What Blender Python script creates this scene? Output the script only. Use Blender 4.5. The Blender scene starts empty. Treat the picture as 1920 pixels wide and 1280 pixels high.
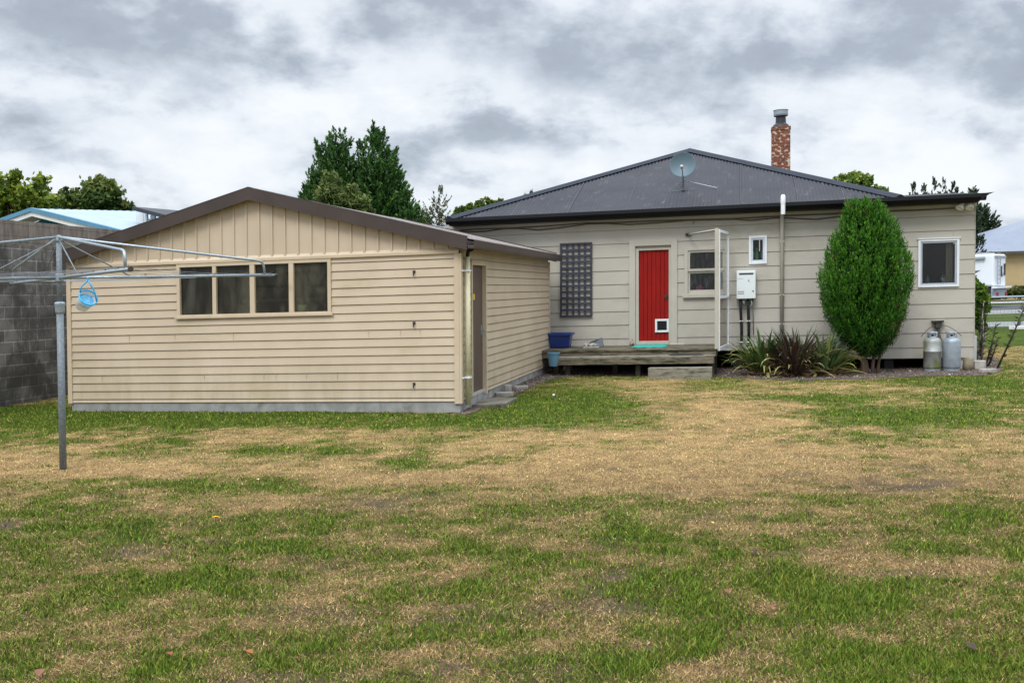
import bpy, math, random
import numpy as np
from mathutils import Vector, Matrix, noise as mnoise
random.seed(7); rng=np.random.default_rng(11)
sc=bpy.context.scene; C=sc.collection
R=math.radians
# ---------------------------------------------------------------- camera
F=1850.; PIT=R(1.6); ROL=R(-.26); K=.0245; H=1.737
PX,PY=960.,550.5+F*math.tan(PIT)
cam=bpy.data.cameras.new('camera'); co=bpy.data.objects.new('camera',cam); C.objects.link(co)
cam.sensor_width=36; cam.lens=F/1920*36; cam.shift_y=-(640-PY)/1920; cam.clip_end=3000
co.matrix_world=Matrix.Translation((0,0,H))@Matrix.Rotation(math.pi/2-PIT,4,'X')@Matrix.Rotation(ROL,4,'Z')
sc.camera=co
# ---------------------------------------------------------------- sky, sun, exposure
SUN_EL,SUN_AZ=52,205       # azimuth of the sun measured clockwise from +Y
w=bpy.data.worlds.new("World"); sc.world=w; w.use_nodes=True
nt=w.node_tree; nt.nodes.clear(); N=nt.nodes.new; L=nt.links.new
def math_node(nt,op,a,b=None,clamp=False):
    n=nt.nodes.new('ShaderNodeMath'); n.operation=op; n.use_clamp=clamp
    for i,v in enumerate((a,b)):
        if v is None: continue
        if isinstance(v,(int,float)): n.inputs[i].default_value=v
        else: nt.links.new(v,n.inputs[i])
    return n.outputs[0]
def build_world():
    tc=N('ShaderNodeTexCoord'); sep=N('ShaderNodeSeparateXYZ'); L(tc.outputs['Generated'],sep.inputs[0])
    x,y,z=sep.outputs
    d=math_node(nt,'ADD',math_node(nt,'MAXIMUM',z,0.),.42)
    cx=math_node(nt,'DIVIDE',x,d); cy=math_node(nt,'DIVIDE',y,d)
    cb=N('ShaderNodeCombineXYZ'); L(cx,cb.inputs[0]); L(cy,cb.inputs[1]); cb.inputs[2].default_value=3.1
    def ns(scale,det,rough,dist,off):
        m=N('ShaderNodeMapping'); L(cb.outputs[0],m.inputs[0]); m.inputs['Location'].default_value=off
        n=N('ShaderNodeTexNoise'); L(m.outputs[0],n.inputs['Vector']); n.inputs['Scale'].default_value=scale
        n.inputs['Detail'].default_value=det; n.inputs['Roughness'].default_value=rough; n.inputs['Distortion'].default_value=dist
        return n.outputs['Fac']
    big=ns(1.6,3,.5,.1,(8.7,.4,0)); mid=ns(4.4,9,.53,.12,(14.1,3.7,2)); fine=ns(10,7,.62,.1,(.3,.9,5))
    s=math_node(nt,'ADD',math_node(nt,'MULTIPLY',big,.35),math_node(nt,'MULTIPLY',mid,1.25))
    s=math_node(nt,'ADD',s,math_node(nt,'MULTIPLY',fine,.52))
    # cloud masses over the northern sky: azimuth tangent, elevation tangent, widths, density (negative = darker)
    yy=math_node(nt,'MAXIMUM',y,.05)
    u=math_node(nt,'ADD',math_node(nt,'DIVIDE',x,yy),math_node(nt,'MULTIPLY',math_node(nt,'SUBTRACT',mid,.5),.45))
    v=math_node(nt,'ADD',math_node(nt,'DIVIDE',z,yy),math_node(nt,'MULTIPLY',math_node(nt,'SUBTRACT',big,.5),.12))
    v=math_node(nt,'ADD',v,math_node(nt,'MULTIPLY',math_node(nt,'SUBTRACT',fine,.5),.05))
    for (a,b,c_,d_,q) in CLOUDS:
        e1=math_node(nt,'POWER',math_node(nt,'ABSOLUTE',math_node(nt,'DIVIDE',math_node(nt,'SUBTRACT',u,a),c_)),2.)
        e2=math_node(nt,'POWER',math_node(nt,'ABSOLUTE',math_node(nt,'DIVIDE',math_node(nt,'SUBTRACT',v,b),d_)),2.)
        g_=math_node(nt,'MULTIPLY',math_node(nt,'EXPONENT',math_node(nt,'MULTIPLY',math_node(nt,'ADD',e1,e2),-1.)),q*.52)
        s=math_node(nt,'ADD',s,g_)
    # low band is brighter than the underside of the deck overhead
    s=math_node(nt,'SUBTRACT',s,math_node(nt,'MULTIPLY',math_node(nt,'MINIMUM',z,.35),.45))
    mr=N('ShaderNodeMapRange'); L(s,mr.inputs[0]); mr.inputs[1].default_value=.56; mr.inputs[2].default_value=1.20
    cr=N('ShaderNodeValToRGB'); L(mr.outputs[0],cr.inputs[0]); e=cr.color_ramp.elements
    e[0].position=0; e[0].color=(.31,.34,.395,1); e[1].position=1; e[1].color=(.76,.79,.82,1)
    a=e.new(.28); a.color=(.355,.40,.465,1); a=e.new(.48); a.color=(.50,.55,.62,1); a=e.new(.70); a.color=(.67,.71,.76,1)
    # overcast luminance: brighter towards the zenith
    g=math_node(nt,'MULTIPLY',math_node(nt,'MAXIMUM',math_node(nt,'SUBTRACT',z,.3),0.),ZEN)
    g=math_node(nt,'ADD',g,1.)
    bc=N('ShaderNodeBackground'); L(cr.outputs[0],bc.inputs[0]); L(g,bc.inputs[1])
    sky=N('ShaderNodeTexSky'); sky.sky_type='NISHITA'; sky.sun_disc=False
    sky.sun_elevation=R(SUN_EL); sky.sun_rotation=R(SUN_AZ)
    bs=N('ShaderNodeBackground'); L(sky.outputs[0],bs.inputs[0]); bs.inputs[1].default_value=.08
    mx=N('ShaderNodeMixShader'); mx.inputs[0].default_value=.94
    L(bs.outputs[0],mx.inputs[1]); L(bc.outputs[0],mx.inputs[2])
    o=N('ShaderNodeOutputWorld'); L(mx.outputs[0],o.inputs[0])
CLOUDS=[(-.28,.245,.12,.045,-.34),(-.49,.28,.10,.04,-.26),(.15,.25,.22,.04,-.22),(.43,.27,.14,.05,-.24),(-.05,.15,.14,.022,-.16),(.34,.15,.18,.025,-.16),(-.36,.185,.10,.02,-.14),(.0,.29,.12,.02,-.12),
(-.11,.215,.09,.025,.20),(-.03,.195,.06,.02,.16),(-.46,.22,.10,.03,.16),(.02,.125,.12,.018,.16),(-.38,.15,.10,.02,.10),(.5,.09,.08,.04,.26),(-.2,.12,.2,.02,.08),(-.5,.12,.1,.03,.10),(.3,.10,.12,.03,.10)]
ZEN=4.7
build_world()
sl=bpy.data.lights.new('sun','SUN'); sl.energy=1.5; sl.angle=R(22); sl.color=(1,.97,.92)
so=bpy.data.objects.new('sun',sl); C.objects.link(so)
el,az=R(SUN_EL),R(SUN_AZ)
so.rotation_euler=Vector((math.sin(az)*math.cos(el),math.cos(az)*math.cos(el),math.sin(el))).to_track_quat('Z','Y').to_euler()
vs=sc.view_settings; vs.view_transform='Standard'; vs.look='None'; vs.exposure=.36; vs.gamma=1; vs.use_curve_mapping=False

# ---------------------------------------------------------------- survey helpers (pixels of the 1920x1280 photo -> metres)
A=R(13.08); CA,SA=math.cos(A),math.sin(A); GX,GY=-.758,14.3      # garage corner, plan rotation of both buildings
def ray(px,py):
    x=(px-PX)/F; y=-(py-PY)/F; c,s=math.cos(ROL),math.sin(ROL); x,y=c*x-s*y,s*x+c*y
    cp,sp=math.cos(PIT),math.sin(PIT); return x,y*sp+cp,y*cp-sp
def at(px,py,Y):
    d=ray(px,py); t=Y/d[1]; return Vector((d[0]*t,Y,H+d[2]*t-K*d[0]*t))
def G(px,py,z=0.):
    d=ray(px,py); t=(z-H)/(d[2]-K*d[0]); return d[0]*t,d[1]*t
def W(px,py,by):
    d=ray(px,py); t=(by+GX*SA+GY*CA)/(d[0]*SA+d[1]*CA); X,Y=d[0]*t,d[1]*t
    return (X-GX)*CA-(Y-GY)*SA, H+d[2]*t-K*X
def S(px,py,bx):
    d=ray(px,py); t=(bx+GX*CA-GY*SA)/(d[0]*CA-d[1]*SA); X,Y=d[0]*t,d[1]*t
    return (X-GX)*SA+(Y-GY)*CA, H+d[2]*t-K*X
def B2W(bx,by,z=0.): return Vector((GX+bx*CA+by*SA, GY-bx*SA+by*CA, z))
def WR(x0,y0,x1,y1,by):
    a=W(x0,y0,by); b=W(x1,y1,by); c=W(x0,y1,by); d=W(x1,y0,by)
    return (a[0]+c[0])/2,(b[0]+d[0])/2,(b[1]+c[1])/2,(a[1]+d[1])/2     # x0,x1,z0,z1
def proj(X,Y,Z):
    Z=Z+K*X-H; cp,sp=math.cos(PIT),math.sin(PIT)
    yc=Y*sp+Z*cp; dc=Y*cp-Z*sp; x=X/dc; y=yc/dc; c,s=math.cos(-ROL),math.sin(-ROL)
    return PX+F*(c*x-s*y), PY-F*(s*x+c*y)
def sig(t): return 1/(1+np.exp(-t))
def gz(X,Y):      # gentle lie of the land
    return .1*sig((Y-15)/1.5)*sig((2-X)/1.5)-.03*sig((X-5)/1.5)*sig((Y-17)/1.5)
def gzn(X,Y): return gz(X,Y)+(fbm(X,Y,1.5,3)-.5)*.025*(Y<26)
def GG(px,py):
    z=0.
    for _ in range(6):
        X,Y=G(px,py,z); z=float(gz(X,Y))
    return Vector((X,Y,z))

# ---------------------------------------------------------------- mesh helpers
class MB:
    def __init__(s,M=None): s.v=[]; s.f=[]; s.M=M
    def add(s,vs,fs):
        s.st=getattr(s,'st',[])+[(len(s.v),len(s.f))]; o=len(s.v)
        if s.M is not None: vs=[tuple(s.M@Vector(v)) for v in vs]
        s.v+= [tuple(v) for v in vs]; s.f+=[tuple(i+o for i in f) for f in fs]
    def box(s,x0,x1,y0,y1,z0,z1):
        x0,x1=sorted((x0,x1)); y0,y1=sorted((y0,y1)); z0,z1=sorted((z0,z1))
        s.add([(x0,y0,z0),(x1,y0,z0),(x1,y1,z0),(x0,y1,z0),(x0,y0,z1),(x1,y0,z1),(x1,y1,z1),(x0,y1,z1)],
              [(0,3,2,1),(4,5,6,7),(0,1,5,4),(1,2,6,5),(2,3,7,6),(3,0,4,7)])
    def frame(s,x0,x1,y0,y1,z0,z1,t,tb=None):      # four butted bars
        tb=t if tb is None else tb
        s.box(x0,x0+t,y0,y1,z0,z1); s.box(x1-t,x1,y0,y1,z0,z1)
        s.box(x0+t,x1-t,y0,y1,z1-t,z1); s.box(x0+t,x1-t,y0,y1,z0,z0+tb)
    def prism(s,poly,axis,a,b):      # poly in the other two axes
        n=len(poly)
        def mk(p,t):
            return {'x':(t,p[0],p[1]),'y':(p[0],t,p[1]),'z':(p[0],p[1],t)}[axis]
        s.add([mk(p,a) for p in poly]+[mk(p,b) for p in poly],
              [tuple(range(n))[::-1],tuple(range(n,2*n))]+[(i,(i+1)%n,n+(i+1)%n,n+i) for i in range(n)])
    def tube(s,pts,r,n=10,cap=True):
        pts=[Vector(p) for p in pts]; m=len(pts); rs=r if isinstance(r,(list,tuple)) else [r]*m
        vs=[]; up=None
        for i,p in enumerate(pts):
            t=(pts[min(i+1,m-1)]-pts[max(i-1,0)]).normalized()
            if up is None:
                up=Vector((0,0,1)) if abs(t.z)<.9 else Vector((1,0,0))
            a=t.cross(up)
            if a.length<1e-4: a=t.cross(Vector((0,1,0)))
            a.normalize(); b=a.cross(t).normalized(); up=b
            for k in range(n):
                q=2*math.pi*k/n; vs.append(p+(a*math.cos(q)+b*math.sin(q))*rs[i])
        fs=[(i*n+k,i*n+(k+1)%n,(i+1)*n+(k+1)%n,(i+1)*n+k) for i in range(m-1) for k in range(n)]
        if cap: fs+=[tuple(range(n))[::-1],tuple(range((m-1)*n,m*n))]
        s.add(vs,fs)
    def lathe(s,prof,c=(0,0,0),n=24,closed=False):
        vs=[];m=len(prof)
        for r,z in prof:
            for k in range(n):
                q=2*math.pi*k/n; vs.append((c[0]+r*math.cos(q),c[1]+r*math.sin(q),c[2]+z))
        fs=[(i*n+k,i*n+(k+1)%n,(i+1)*n+(k+1)%n,(i+1)*n+k) for i in range(m-1) for k in range(n)]
        if closed: fs+=[tuple(range(n))[::-1],tuple(range((m-1)*n,m*n))]
        s.add(vs,fs)
    def build(s,name,mat,parent=None,smooth=False,bevel=0):
        me=bpy.data.meshes.new(name); me.from_pydata(s.v,[],s.f); me.validate(); me.update()
        o=bpy.data.objects.new(name,me); C.objects.link(o); me.materials.append(mat)
        if smooth: me.polygons.foreach_set('use_smooth',[True]*len(me.polygons))
        if parent: o.parent=parent
        if bevel:
            b=o.modifiers.new('bevel','BEVEL'); b.width=bevel; b.segments=2; b.limit_method='ANGLE'; b.angle_limit=R(40)
        return o
def builds(mb,name,mat,parent,**k):      # every piece its own part
    st=mb.st+[(len(mb.v),len(mb.f))]
    for (v0,f0),(v1,f1) in zip(st[:-1],st[1:]):
        q=MB(); q.v=mb.v[v0:v1]; q.f=[tuple(i-v0 for i in f) for f in mb.f[f0:f1]]; q.build(name,mat,parent,**k)
def tag(o,label,cat,group=None,kind=None):
    if label: o['label']=label
    if cat: o['category']=cat
    if group: o['group']=group
    if kind: o['kind']=kind
    return o
def thing(name,label,cat,loc=(0,0,0),rot=0,group=None):
    o=bpy.data.objects.new(name,None); C.objects.link(o); o.location=loc; o.rotation_euler=(0,0,rot)
    o.empty_display_size=.1
    return tag(o,label,cat,group)
def Bthing(name,label,cat,bx,by,z=0,group=None): return thing(name,label,cat,B2W(bx,by,z),-A,group)
def npmesh(name,v,fl,fn,mat,parent=None,attr=None,col=None,smooth=False):
    """v Nx3, fl flat loop indices, fn verts per face"""
    me=bpy.data.meshes.new(name); nf=len(fl)//fn
    me.vertices.add(len(v)); me.vertices.foreach_set('co',np.ascontiguousarray(v,dtype=np.float32).ravel())
    me.loops.add(len(fl)); me.loops.foreach_set('vertex_index',np.asarray(fl,dtype=np.int32))
    me.polygons.add(nf); me.polygons.foreach_set('loop_start',np.arange(nf,dtype=np.int32)*fn)
    me.update(calc_edges=True)
    if smooth: me.polygons.foreach_set('use_smooth',np.ones(nf,dtype=bool))
    if attr is not None:
        a=me.attributes.new('rnd','FLOAT','POINT'); a.data.foreach_set('value',np.asarray(attr,dtype=np.float32))
    if col is not None:
        a=me.attributes.new('gcol','FLOAT_COLOR','POINT'); cc=np.ones((len(v),4),dtype=np.float32); cc[:,:3]=col
        a.data.foreach_set('color',cc.ravel())
    me.materials.append(mat); o=bpy.data.objects.new(name,me); C.objects.link(o)
    if parent: o.parent=parent
    return o
def leaves(name,cen,dirs,ln,wd,mat,parent=None,rnd=None,col=None):
    """one diamond leaf per centre"""
    n=len(cen); dirs=dirs/np.maximum(np.linalg.norm(dirs,axis=1,keepdims=True),1e-6)
    side=np.cross(dirs,rng.normal(size=(n,3))); side/=np.maximum(np.linalg.norm(side,axis=1,keepdims=True),1e-6)
    ln=np.broadcast_to(ln,(n,))[:,None]; wd=np.broadcast_to(wd,(n,))[:,None]
    v=np.stack([cen-dirs*ln*.5, cen+side*wd*.5, cen+dirs*ln*.5, cen-side*wd*.5],1).reshape(-1,3)
    if rnd is None: rnd=rng.random(n)
    return npmesh(name,v,np.arange(4*n),4,mat,parent,attr=np.repeat(rnd,4),col=None if col is None else np.repeat(col,4,0))
def seg_cloud(p0,p1,n):      # points along segments
    t=rng.random((n,1)); return p0+(p1-p0)*t

# ---------------------------------------------------------------- materials
def newmat(name):
    m=bpy.data.materials.new(name); m.use_nodes=True; t=m.node_tree; t.nodes.clear()
    o=t.nodes.new('ShaderNodeOutputMaterial'); p=t.nodes.new('ShaderNodeBsdfPrincipled'); t.links.new(p.outputs[0],o.inputs[0])
    return m,t,p,o
def rgb(c): return (c[0],c[1],c[2],1)
def tnoise(t,vec,scale,det=4,rough=.55,dist=0):
    n=t.nodes.new('ShaderNodeTexNoise'); n.inputs['Scale'].default_value=scale; n.inputs['Detail'].default_value=det
    n.inputs['Roughness'].default_value=rough; n.inputs['Distortion'].default_value=dist
    if vec is not None: t.links.new(vec,n.inputs['Vector'])
    return n.outputs['Fac']
def tmix(t,f,a,b,mode='MIX'):
    n=t.nodes.new('ShaderNodeMix'); n.data_type='RGBA'; n.blend_type=mode
    for s,v in ((n.inputs[0],f),(n.inputs[6],a),(n.inputs[7],b)):
        if isinstance(v,(int,float)): s.default_value=v
        elif isinstance(v,tuple): s.default_value=rgb(v)
        else: t.links.new(v,s)
    return n.outputs[2]
def tramp(t,v,p0,p1,c0=0.,c1=1.):
    n=t.nodes.new('ShaderNodeMapRange'); t.links.new(v,n.inputs[0]); n.interpolation_type='SMOOTHSTEP'
    for i,x in enumerate((p0,p1,c0,c1)): n.inputs[1+i].default_value=x
    return n.outputs[0]
def tvec(t,scale=(1,1,1)):
    tc=t.nodes.new('ShaderNodeTexCoord'); m=t.nodes.new('ShaderNodeMapping'); m.inputs['Scale'].default_value=scale
    t.links.new(tc.outputs['Object'],m.inputs[0]); return m.outputs[0]
def tbump(t,p,h,strength,dist=.01):
    b=t.nodes.new('ShaderNodeBump'); b.inputs['Strength'].default_value=strength; b.inputs['Distance'].default_value=dist
    t.links.new(h,b.inputs['Height']); t.links.new(b.outputs[0],p.inputs['Normal'])
def mat(name,c1,c2=None,scale=3,rough=.6,bump=0,bscale=60,metal=0,st=(1,1,1),dirt=None,dscale=1.5,dth=(.55,.75),dst=(1,1,1),spec=.4,splash=None):
    m,t,p,o=newmat(name); p.inputs['Roughness'].default_value=rough; p.inputs['Metallic'].default_value=metal
    p.inputs['Specular IOR Level'].default_value=spec
    c2=c2 or tuple(x*.86 for x in c1)
    v=tvec(t,st); col=tmix(t,tramp(t,tnoise(t,v,scale),.3,.7),c1,c2)
    if dirt:
        v2=tvec(t,dst); f=tramp(t,tnoise(t,v2,dscale,6,.65),dth[0],dth[1]); col=tmix(t,f,col,dirt)
    if splash:
        sp=t.nodes.new('ShaderNodeSeparateXYZ'); t.links.new(tvec(t),sp.inputs[0])
        hf=tramp(t,sp.outputs[2],splash[1],splash[2],1.,0.); nf=tramp(t,tnoise(t,tvec(t,(2.2,2.2,.5)),2.2,6,.65),.32,.72)
        col=tmix(t,math_node(t,'MULTIPLY',math_node(t,'MULTIPLY',hf,nf),.38),col,splash[0])
    t.links.new(col,p.inputs['Base Color'])
    if bump: tbump(t,p,tnoise(t,v,bscale,5,.6),bump,.006)
    return m
def leafmat(name,stops,rough=.55,trans=.25):
    m,t,p,o=newmat(name); a=t.nodes.new('ShaderNodeAttribute'); a.attribute_name='rnd'
    cr=t.nodes.new('ShaderNodeValToRGB'); e=cr.color_ramp.elements
    while len(e)<len(stops): e.new(.5)
    for i,(ps,c) in enumerate(stops): e[i].position=ps; e[i].color=rgb(c)
    t.links.new(a.outputs['Fac'],cr.inputs[0]); t.links.new(cr.outputs[0],p.inputs['Base Color'])
    p.inputs['Roughness'].default_value=rough; p.inputs['Specular IOR Level'].default_value=.2
    tr=t.nodes.new('ShaderNodeBsdfTranslucent'); t.links.new(cr.outputs[0],tr.inputs[0])
    mx=t.nodes.new('ShaderNodeMixShader'); mx.inputs[0].default_value=trans
    t.links.new(p.outputs[0],mx.inputs[1]); t.links.new(tr.outputs[0],mx.inputs[2]); t.links.new(mx.outputs[0],o.inputs[0])
    return m
def glass(name,tint,dirt,damt,dscale=2.,rough=.03,ior=1.5):
    m,t,p,o=newmat(name); t.nodes.remove(p)
    tr=t.nodes.new('ShaderNodeBsdfTransparent'); tr.inputs[0].default_value=rgb(tint)
    gl=t.nodes.new('ShaderNodeBsdfGlossy'); gl.inputs['Roughness'].default_value=rough
    fr=t.nodes.new('ShaderNodeFresnel'); fr.inputs[0].default_value=ior
    m1=t.nodes.new('ShaderNodeMixShader'); t.links.new(fr.outputs[0],m1.inputs[0]); t.links.new(tr.outputs[0],m1.inputs[1]); t.links.new(gl.outputs[0],m1.inputs[2])
    df=t.nodes.new('ShaderNodeBsdfDiffuse'); df.inputs[0].default_value=rgb(dirt)
    f=tramp(t,tnoise(t,tvec(t,(1,1,.35)),dscale,7,.7,.4),.42,.72,damt*.18,damt)
    m2=t.nodes.new('ShaderNodeMixShader'); t.links.new(f,m2.inputs[0]); t.links.new(m1.outputs[0],m2.inputs[1]); t.links.new(df.outputs[0],m2.inputs[2])
    t.links.new(m2.outputs[0],o.inputs[0]); return m
CREAM=mat('cream_cladding',(.55,.45,.335),(.50,.405,.295),1.2,.5,.08,40,dirt=(.40,.33,.20),dscale=1.4,dth=(.50,.82),dst=(.6,.6,1.6),splash=((.27,.235,.11),.15,1.1))
CREAMT=mat('cream_trim',(.57,.465,.335),(.51,.415,.29),2,.5,.05,40,dirt=(.38,.31,.18),dscale=4,dth=(.6,.85))
BROWN=mat('brown_fascia',(.060,.043,.037),(.048,.035,.030),3,.42,.04,30,dirt=(.13,.11,.10),dscale=2.5,dth=(.6,.9))
BROWND=mat('brown_door_paint',(.105,.075,.060),(.088,.063,.050),3,.5,.05,30)
BRWROOF=mat('weathered_brown_roof',(.20,.165,.155),(.15,.12,.11),4,.5,.1,60,dirt=(.34,.31,.28),dscale=6,dth=(.5,.75))
CONC=mat('concrete',(.33,.33,.32),(.23,.23,.22),5,.9,.5,50,dirt=(.12,.115,.09),dscale=3,dth=(.5,.78),dst=(1,1,.5))
CONCL=mat('pale_concrete',(.44,.42,.38),(.34,.33,.29),8,.9,.5,60,dirt=(.22,.19,.13),dscale=5,dth=(.5,.8))
GREY=mat('warm_grey_cladding',(.455,.43,.375),(.42,.395,.34),1.1,.55,.05,70,dirt=(.34,.32,.265),dscale=1.3,dth=(.50,.80),dst=(.7,.7,1.4),splash=((.27,.25,.19),.2,1.3))
GREYT=mat('warm_grey_trim',(.49,.465,.40),(.44,.415,.355),2,.5,.04,40,dirt=(.32,.29,.22),dscale=5,dth=(.62,.85))
CHAR=mat('charcoal_roof_iron',(.031,.031,.039),(.020,.021,.028),1.3,.58,.05,50,dirt=(.085,.083,.09),dscale=7,dth=(.55,.75),dst=(1,.08,1),spec=.2)
CHARR=mat('charcoal_ridge_metal',(.030,.036,.050),(.024,.029,.041),2,.65,0,spec=.15)
BLACK=mat('black_gutter',(.006,.006,.008),(.004,.004,.006),3,.5,0,spec=.25)
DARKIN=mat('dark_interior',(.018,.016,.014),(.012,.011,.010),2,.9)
MIDIN=mat('garage_lining',(.10,.085,.06),(.06,.05,.035),2,.9)
WHITE=mat('white_joinery',(.78,.79,.83),(.72,.74,.78),3,.4,0)
WHITEP=mat('white_enamel',(.72,.77,.78),(.68,.74,.75),2,.4,0)
RED=mat('red_door_paint',(.29,.007,.004),(.23,.006,.004),2,.5,.05,60,st=(4,4,1),spec=.2,dirt=(.20,.01,.006),dscale=2,dth=(.5,.8),dst=(2,1,.5))
GALV=mat('galvanised_steel',(.36,.42,.46),(.24,.29,.33),60,.42,.1,80,metal=.55)
GALVD=mat('dull_galvanised_steel',(.21,.245,.265),(.14,.165,.185),40,.6,.1,80,metal=.15,spec=.3)
RUST=mat('dark_rusty_metal',(.06,.05,.04),(.03,.028,.02),30,.7,.2)
GASL=mat('mossy_silver_steel',(.36,.38,.37),(.28,.30,.29),6,.5,.08,60,metal=.25,dirt=(.17,.18,.035),dscale=2.6,dth=(.42,.66),dst=(1,1,.7))
GASR=mat('silver_steel',(.34,.39,.44),(.26,.30,.34),9,.45,.08,60,metal=.3,dirt=(.20,.22,.15),dscale=3,dth=(.55,.8))
MOSSP=mat('mossy_cream_pipe',(.62,.60,.42),(.55,.52,.33),4,.5,.04,40,dirt=(.30,.30,.07),dscale=3,dth=(.45,.75),dst=(1,1,.5))
WOOD=mat('weathered_timber',(.20,.172,.122),(.12,.10,.068),7,.85,.6,40,st=(1,6,6),dirt=(.035,.036,.016),dscale=3,dth=(.44,.60),dst=(.8,3,5))
WOODL=mat('pale_weathered_timber',(.27,.25,.20),(.19,.175,.135),7,.85,.5,40,st=(1,6,6),dirt=(.055,.055,.03),dscale=4,dth=(.46,.66),dst=(.7,3,4))
NAVY=mat('navy_trellis_paint',(.045,.050,.072),(.035,.038,.058),6,.55,.05)
BLUEP=mat('blue_plastic',(.012,.035,.19),(.010,.028,.15),3,.35,0,spec=.5)
LBLUE=mat('faded_blue_plastic',(.115,.26,.36),(.09,.21,.30),5,.5,0)
CYAN=mat('cyan_plastic',(.05,.42,.72),(.04,.36,.64),5,.35,0)
TEAL=mat('teal_mat',(.035,.34,.27),(.028,.27,.22),20,.9,.4,90)
DMAT=mat('dark_rubber',(.02,.02,.02),(.03,.03,.028),20,.9,.3)
PIPEB=mat('black_pipe_lagging',(.008,.008,.009),(.012,.012,.012),10,.7,.1)
PINK=mat('pink_plastic',(.75,.08,.34),(.65,.06,.28),8,.5)
LIME=mat('green_plastic',(.16,.52,.06),(.12,.42,.05),8,.35)
BARK=mat('bark',(.13,.09,.065),(.07,.05,.035),14,.9,.8,30,st=(1,1,.3))
BARKR=mat('reddish_bark',(.13,.085,.062),(.06,.038,.028),16,.9,.9,30,st=(1,1,.25))
GLASSG=glass('dusty_garage_glass',(.55,.55,.50),(.20,.185,.13),.40,2.2,ior=1.33)
GLASSH=glass('window_glass',(.75,.78,.78),(.3,.3,.3),.04,2)
GLASSO=glass('obscure_glass',(.55,.57,.60),(.34,.37,.38),.16,14,rough=.18)
GLASSS=glass('screen_glass',(.86,.88,.88),(.35,.33,.27),.16,3)

# ---------------------------------------------------------------- lawn colour field
_lat=rng.random((256,256))
def vnoise(x,y,s):
    x=x*s+37.3; y=y*s+91.7; xi=np.floor(x).astype(int); yi=np.floor(y).astype(int); fx=x-xi; fy=y-yi
    fx=fx*fx*(3-2*fx); fy=fy*fy*(3-2*fy); a=_lat
    g=lambda i,j:a[(xi+i)%256,(yi+j)%256]
    return (g(0,0)*(1-fx)+g(1,0)*fx)*(1-fy)+(g(0,1)*(1-fx)+g(1,1)*fx)*fy
def fbm(x,y,s,o=4):
    r=0;a=1;t=0
    for i in range(o): r=r+a*vnoise(x+i*7.1,y-i*3.3,s*2**i); t+=a; a*=.55
    return r/t
# (px,py,rx,ry,amount): green positive, dry negative
LAWN=[(250,850,260,40,.35),(700,880,200,30,.25),(420,780,560,22,1.5),(60,785,140,32,.9),(840,800,150,16,.8),(1000,762,110,26,1.3),(1120,752,110,24,1.2),(1080,790,150,18,.8),
(1000,850,90,12,.4),(1460,745,110,10,.9),(1330,718,80,10,.7),(1570,752,60,12,.5),(1640,778,170,16,1.5),(1800,780,120,18,1.3),(1840,722,110,32,1.2),
(1690,712,60,9,1.0),(1560,712,90,7,.2),(1640,830,90,11,.7),(1590,851,45,6,.5),(1850,895,90,10,.6),(1760,845,60,9,.3),
(1225,728,85,14,-1.2),(1440,725,60,6,-.6),(1290,850,330,50,-1.5),(1400,775,120,40,-1.3),(1700,895,320,42,-1.3),(1880,820,110,20,-.9),(1100,880,220,30,-1.0),
(1680,755,60,6,-.6),(1830,765,60,5,-.4),
(230,818,160,9,-.6),(470,822,90,16,-1.3),(740,825,90,16,-.8),(900,828,80,14,-.7),(220,870,230,26,-1.3),(560,875,130,22,-1.0),(780,895,160,14,-1.1),(30,860,60,18,-.6),
(495,844,66,10,1.3),(330,827,32,7,1.0),(615,843,40,11,1.2),(180,850,80,7,.6),(755,866,42,10,1.1),(930,862,40,8,.7),(860,880,60,8,.3),
(400,912,70,16,.7),(270,905,30,9,.5),(820,912,60,14,.6),(540,905,60,12,.4),(150,975,90,26,.9),(250,992,60,22,.9),(430,985,70,16,.5),(620,975,50,15,.9),(600,998,35,8,1.0),
(540,1026,38,12,1.4),(440,1020,60,14,.6),(690,1010,90,20,-.5),(320,1065,50,8,-.8),(560,940,160,18,-.5),(150,930,120,12,-.4),
(60,1030,90,40,.7),(220,1105,110,22,1.0),(380,1085,110,22,.9),(870,1020,40,18,.7),(930,1045,60,24,.8),(885,1098,32,12,1.4),(840,1075,60,9,-.8),(880,1060,30,7,-.6),
(1190,1000,90,22,1.1),(1175,1008,35,10,.8),(1010,1055,60,22,1.0),(1365,1040,34,13,1.6),(1230,1035,40,9,.7),(1250,1100,110,30,.8),(1310,1140,60,18,1.1),(1210,1075,50,14,.6),
(1480,1080,70,26,.8),(1590,1125,110,30,1.2),(1530,1155,60,20,.9),(1810,965,130,18,.8),(1760,1022,130,20,.7),(1900,1040,60,14,.7),(1480,935,90,14,.7),(1630,925,70,14,.5),
(1570,1048,70,22,-1.0),(1800,1060,140,18,-.7),(1340,985,60,18,-.6),(1060,975,60,14,-.5),(1440,1140,40,22,-.9),(1010,1130,110,40,-.6),(1120,1170,70,30,-.5),
(1330,1262,100,22,-1.3),(1750,1180,120,24,-.8),(1400,1200,70,20,.4),(1760,1240,200,40,.9),(1560,1240,110,26,.7),(1230,1235,60,20,.7),(1120,1255,70,25,.6),(1310,1190,60,20,.5),
(700,1150,160,26,-.6),(560,1120,80,14,-.5),(420,1160,120,20,-.5),(150,1180,120,30,-.4),(60,1150,80,24,.5),(30,1240,80,40,.7),(300,1240,70,30,.4),(480,1240,70,24,.4),(620,1200,60,20,.3),
(280,1250,60,14,.3),(120,1215,30,12,.4),(690,1250,90,24,-.3),(860,1240,110,24,-.4),(760,1200,60,12,.4),(600,1180,140,14,-.3)]
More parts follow.
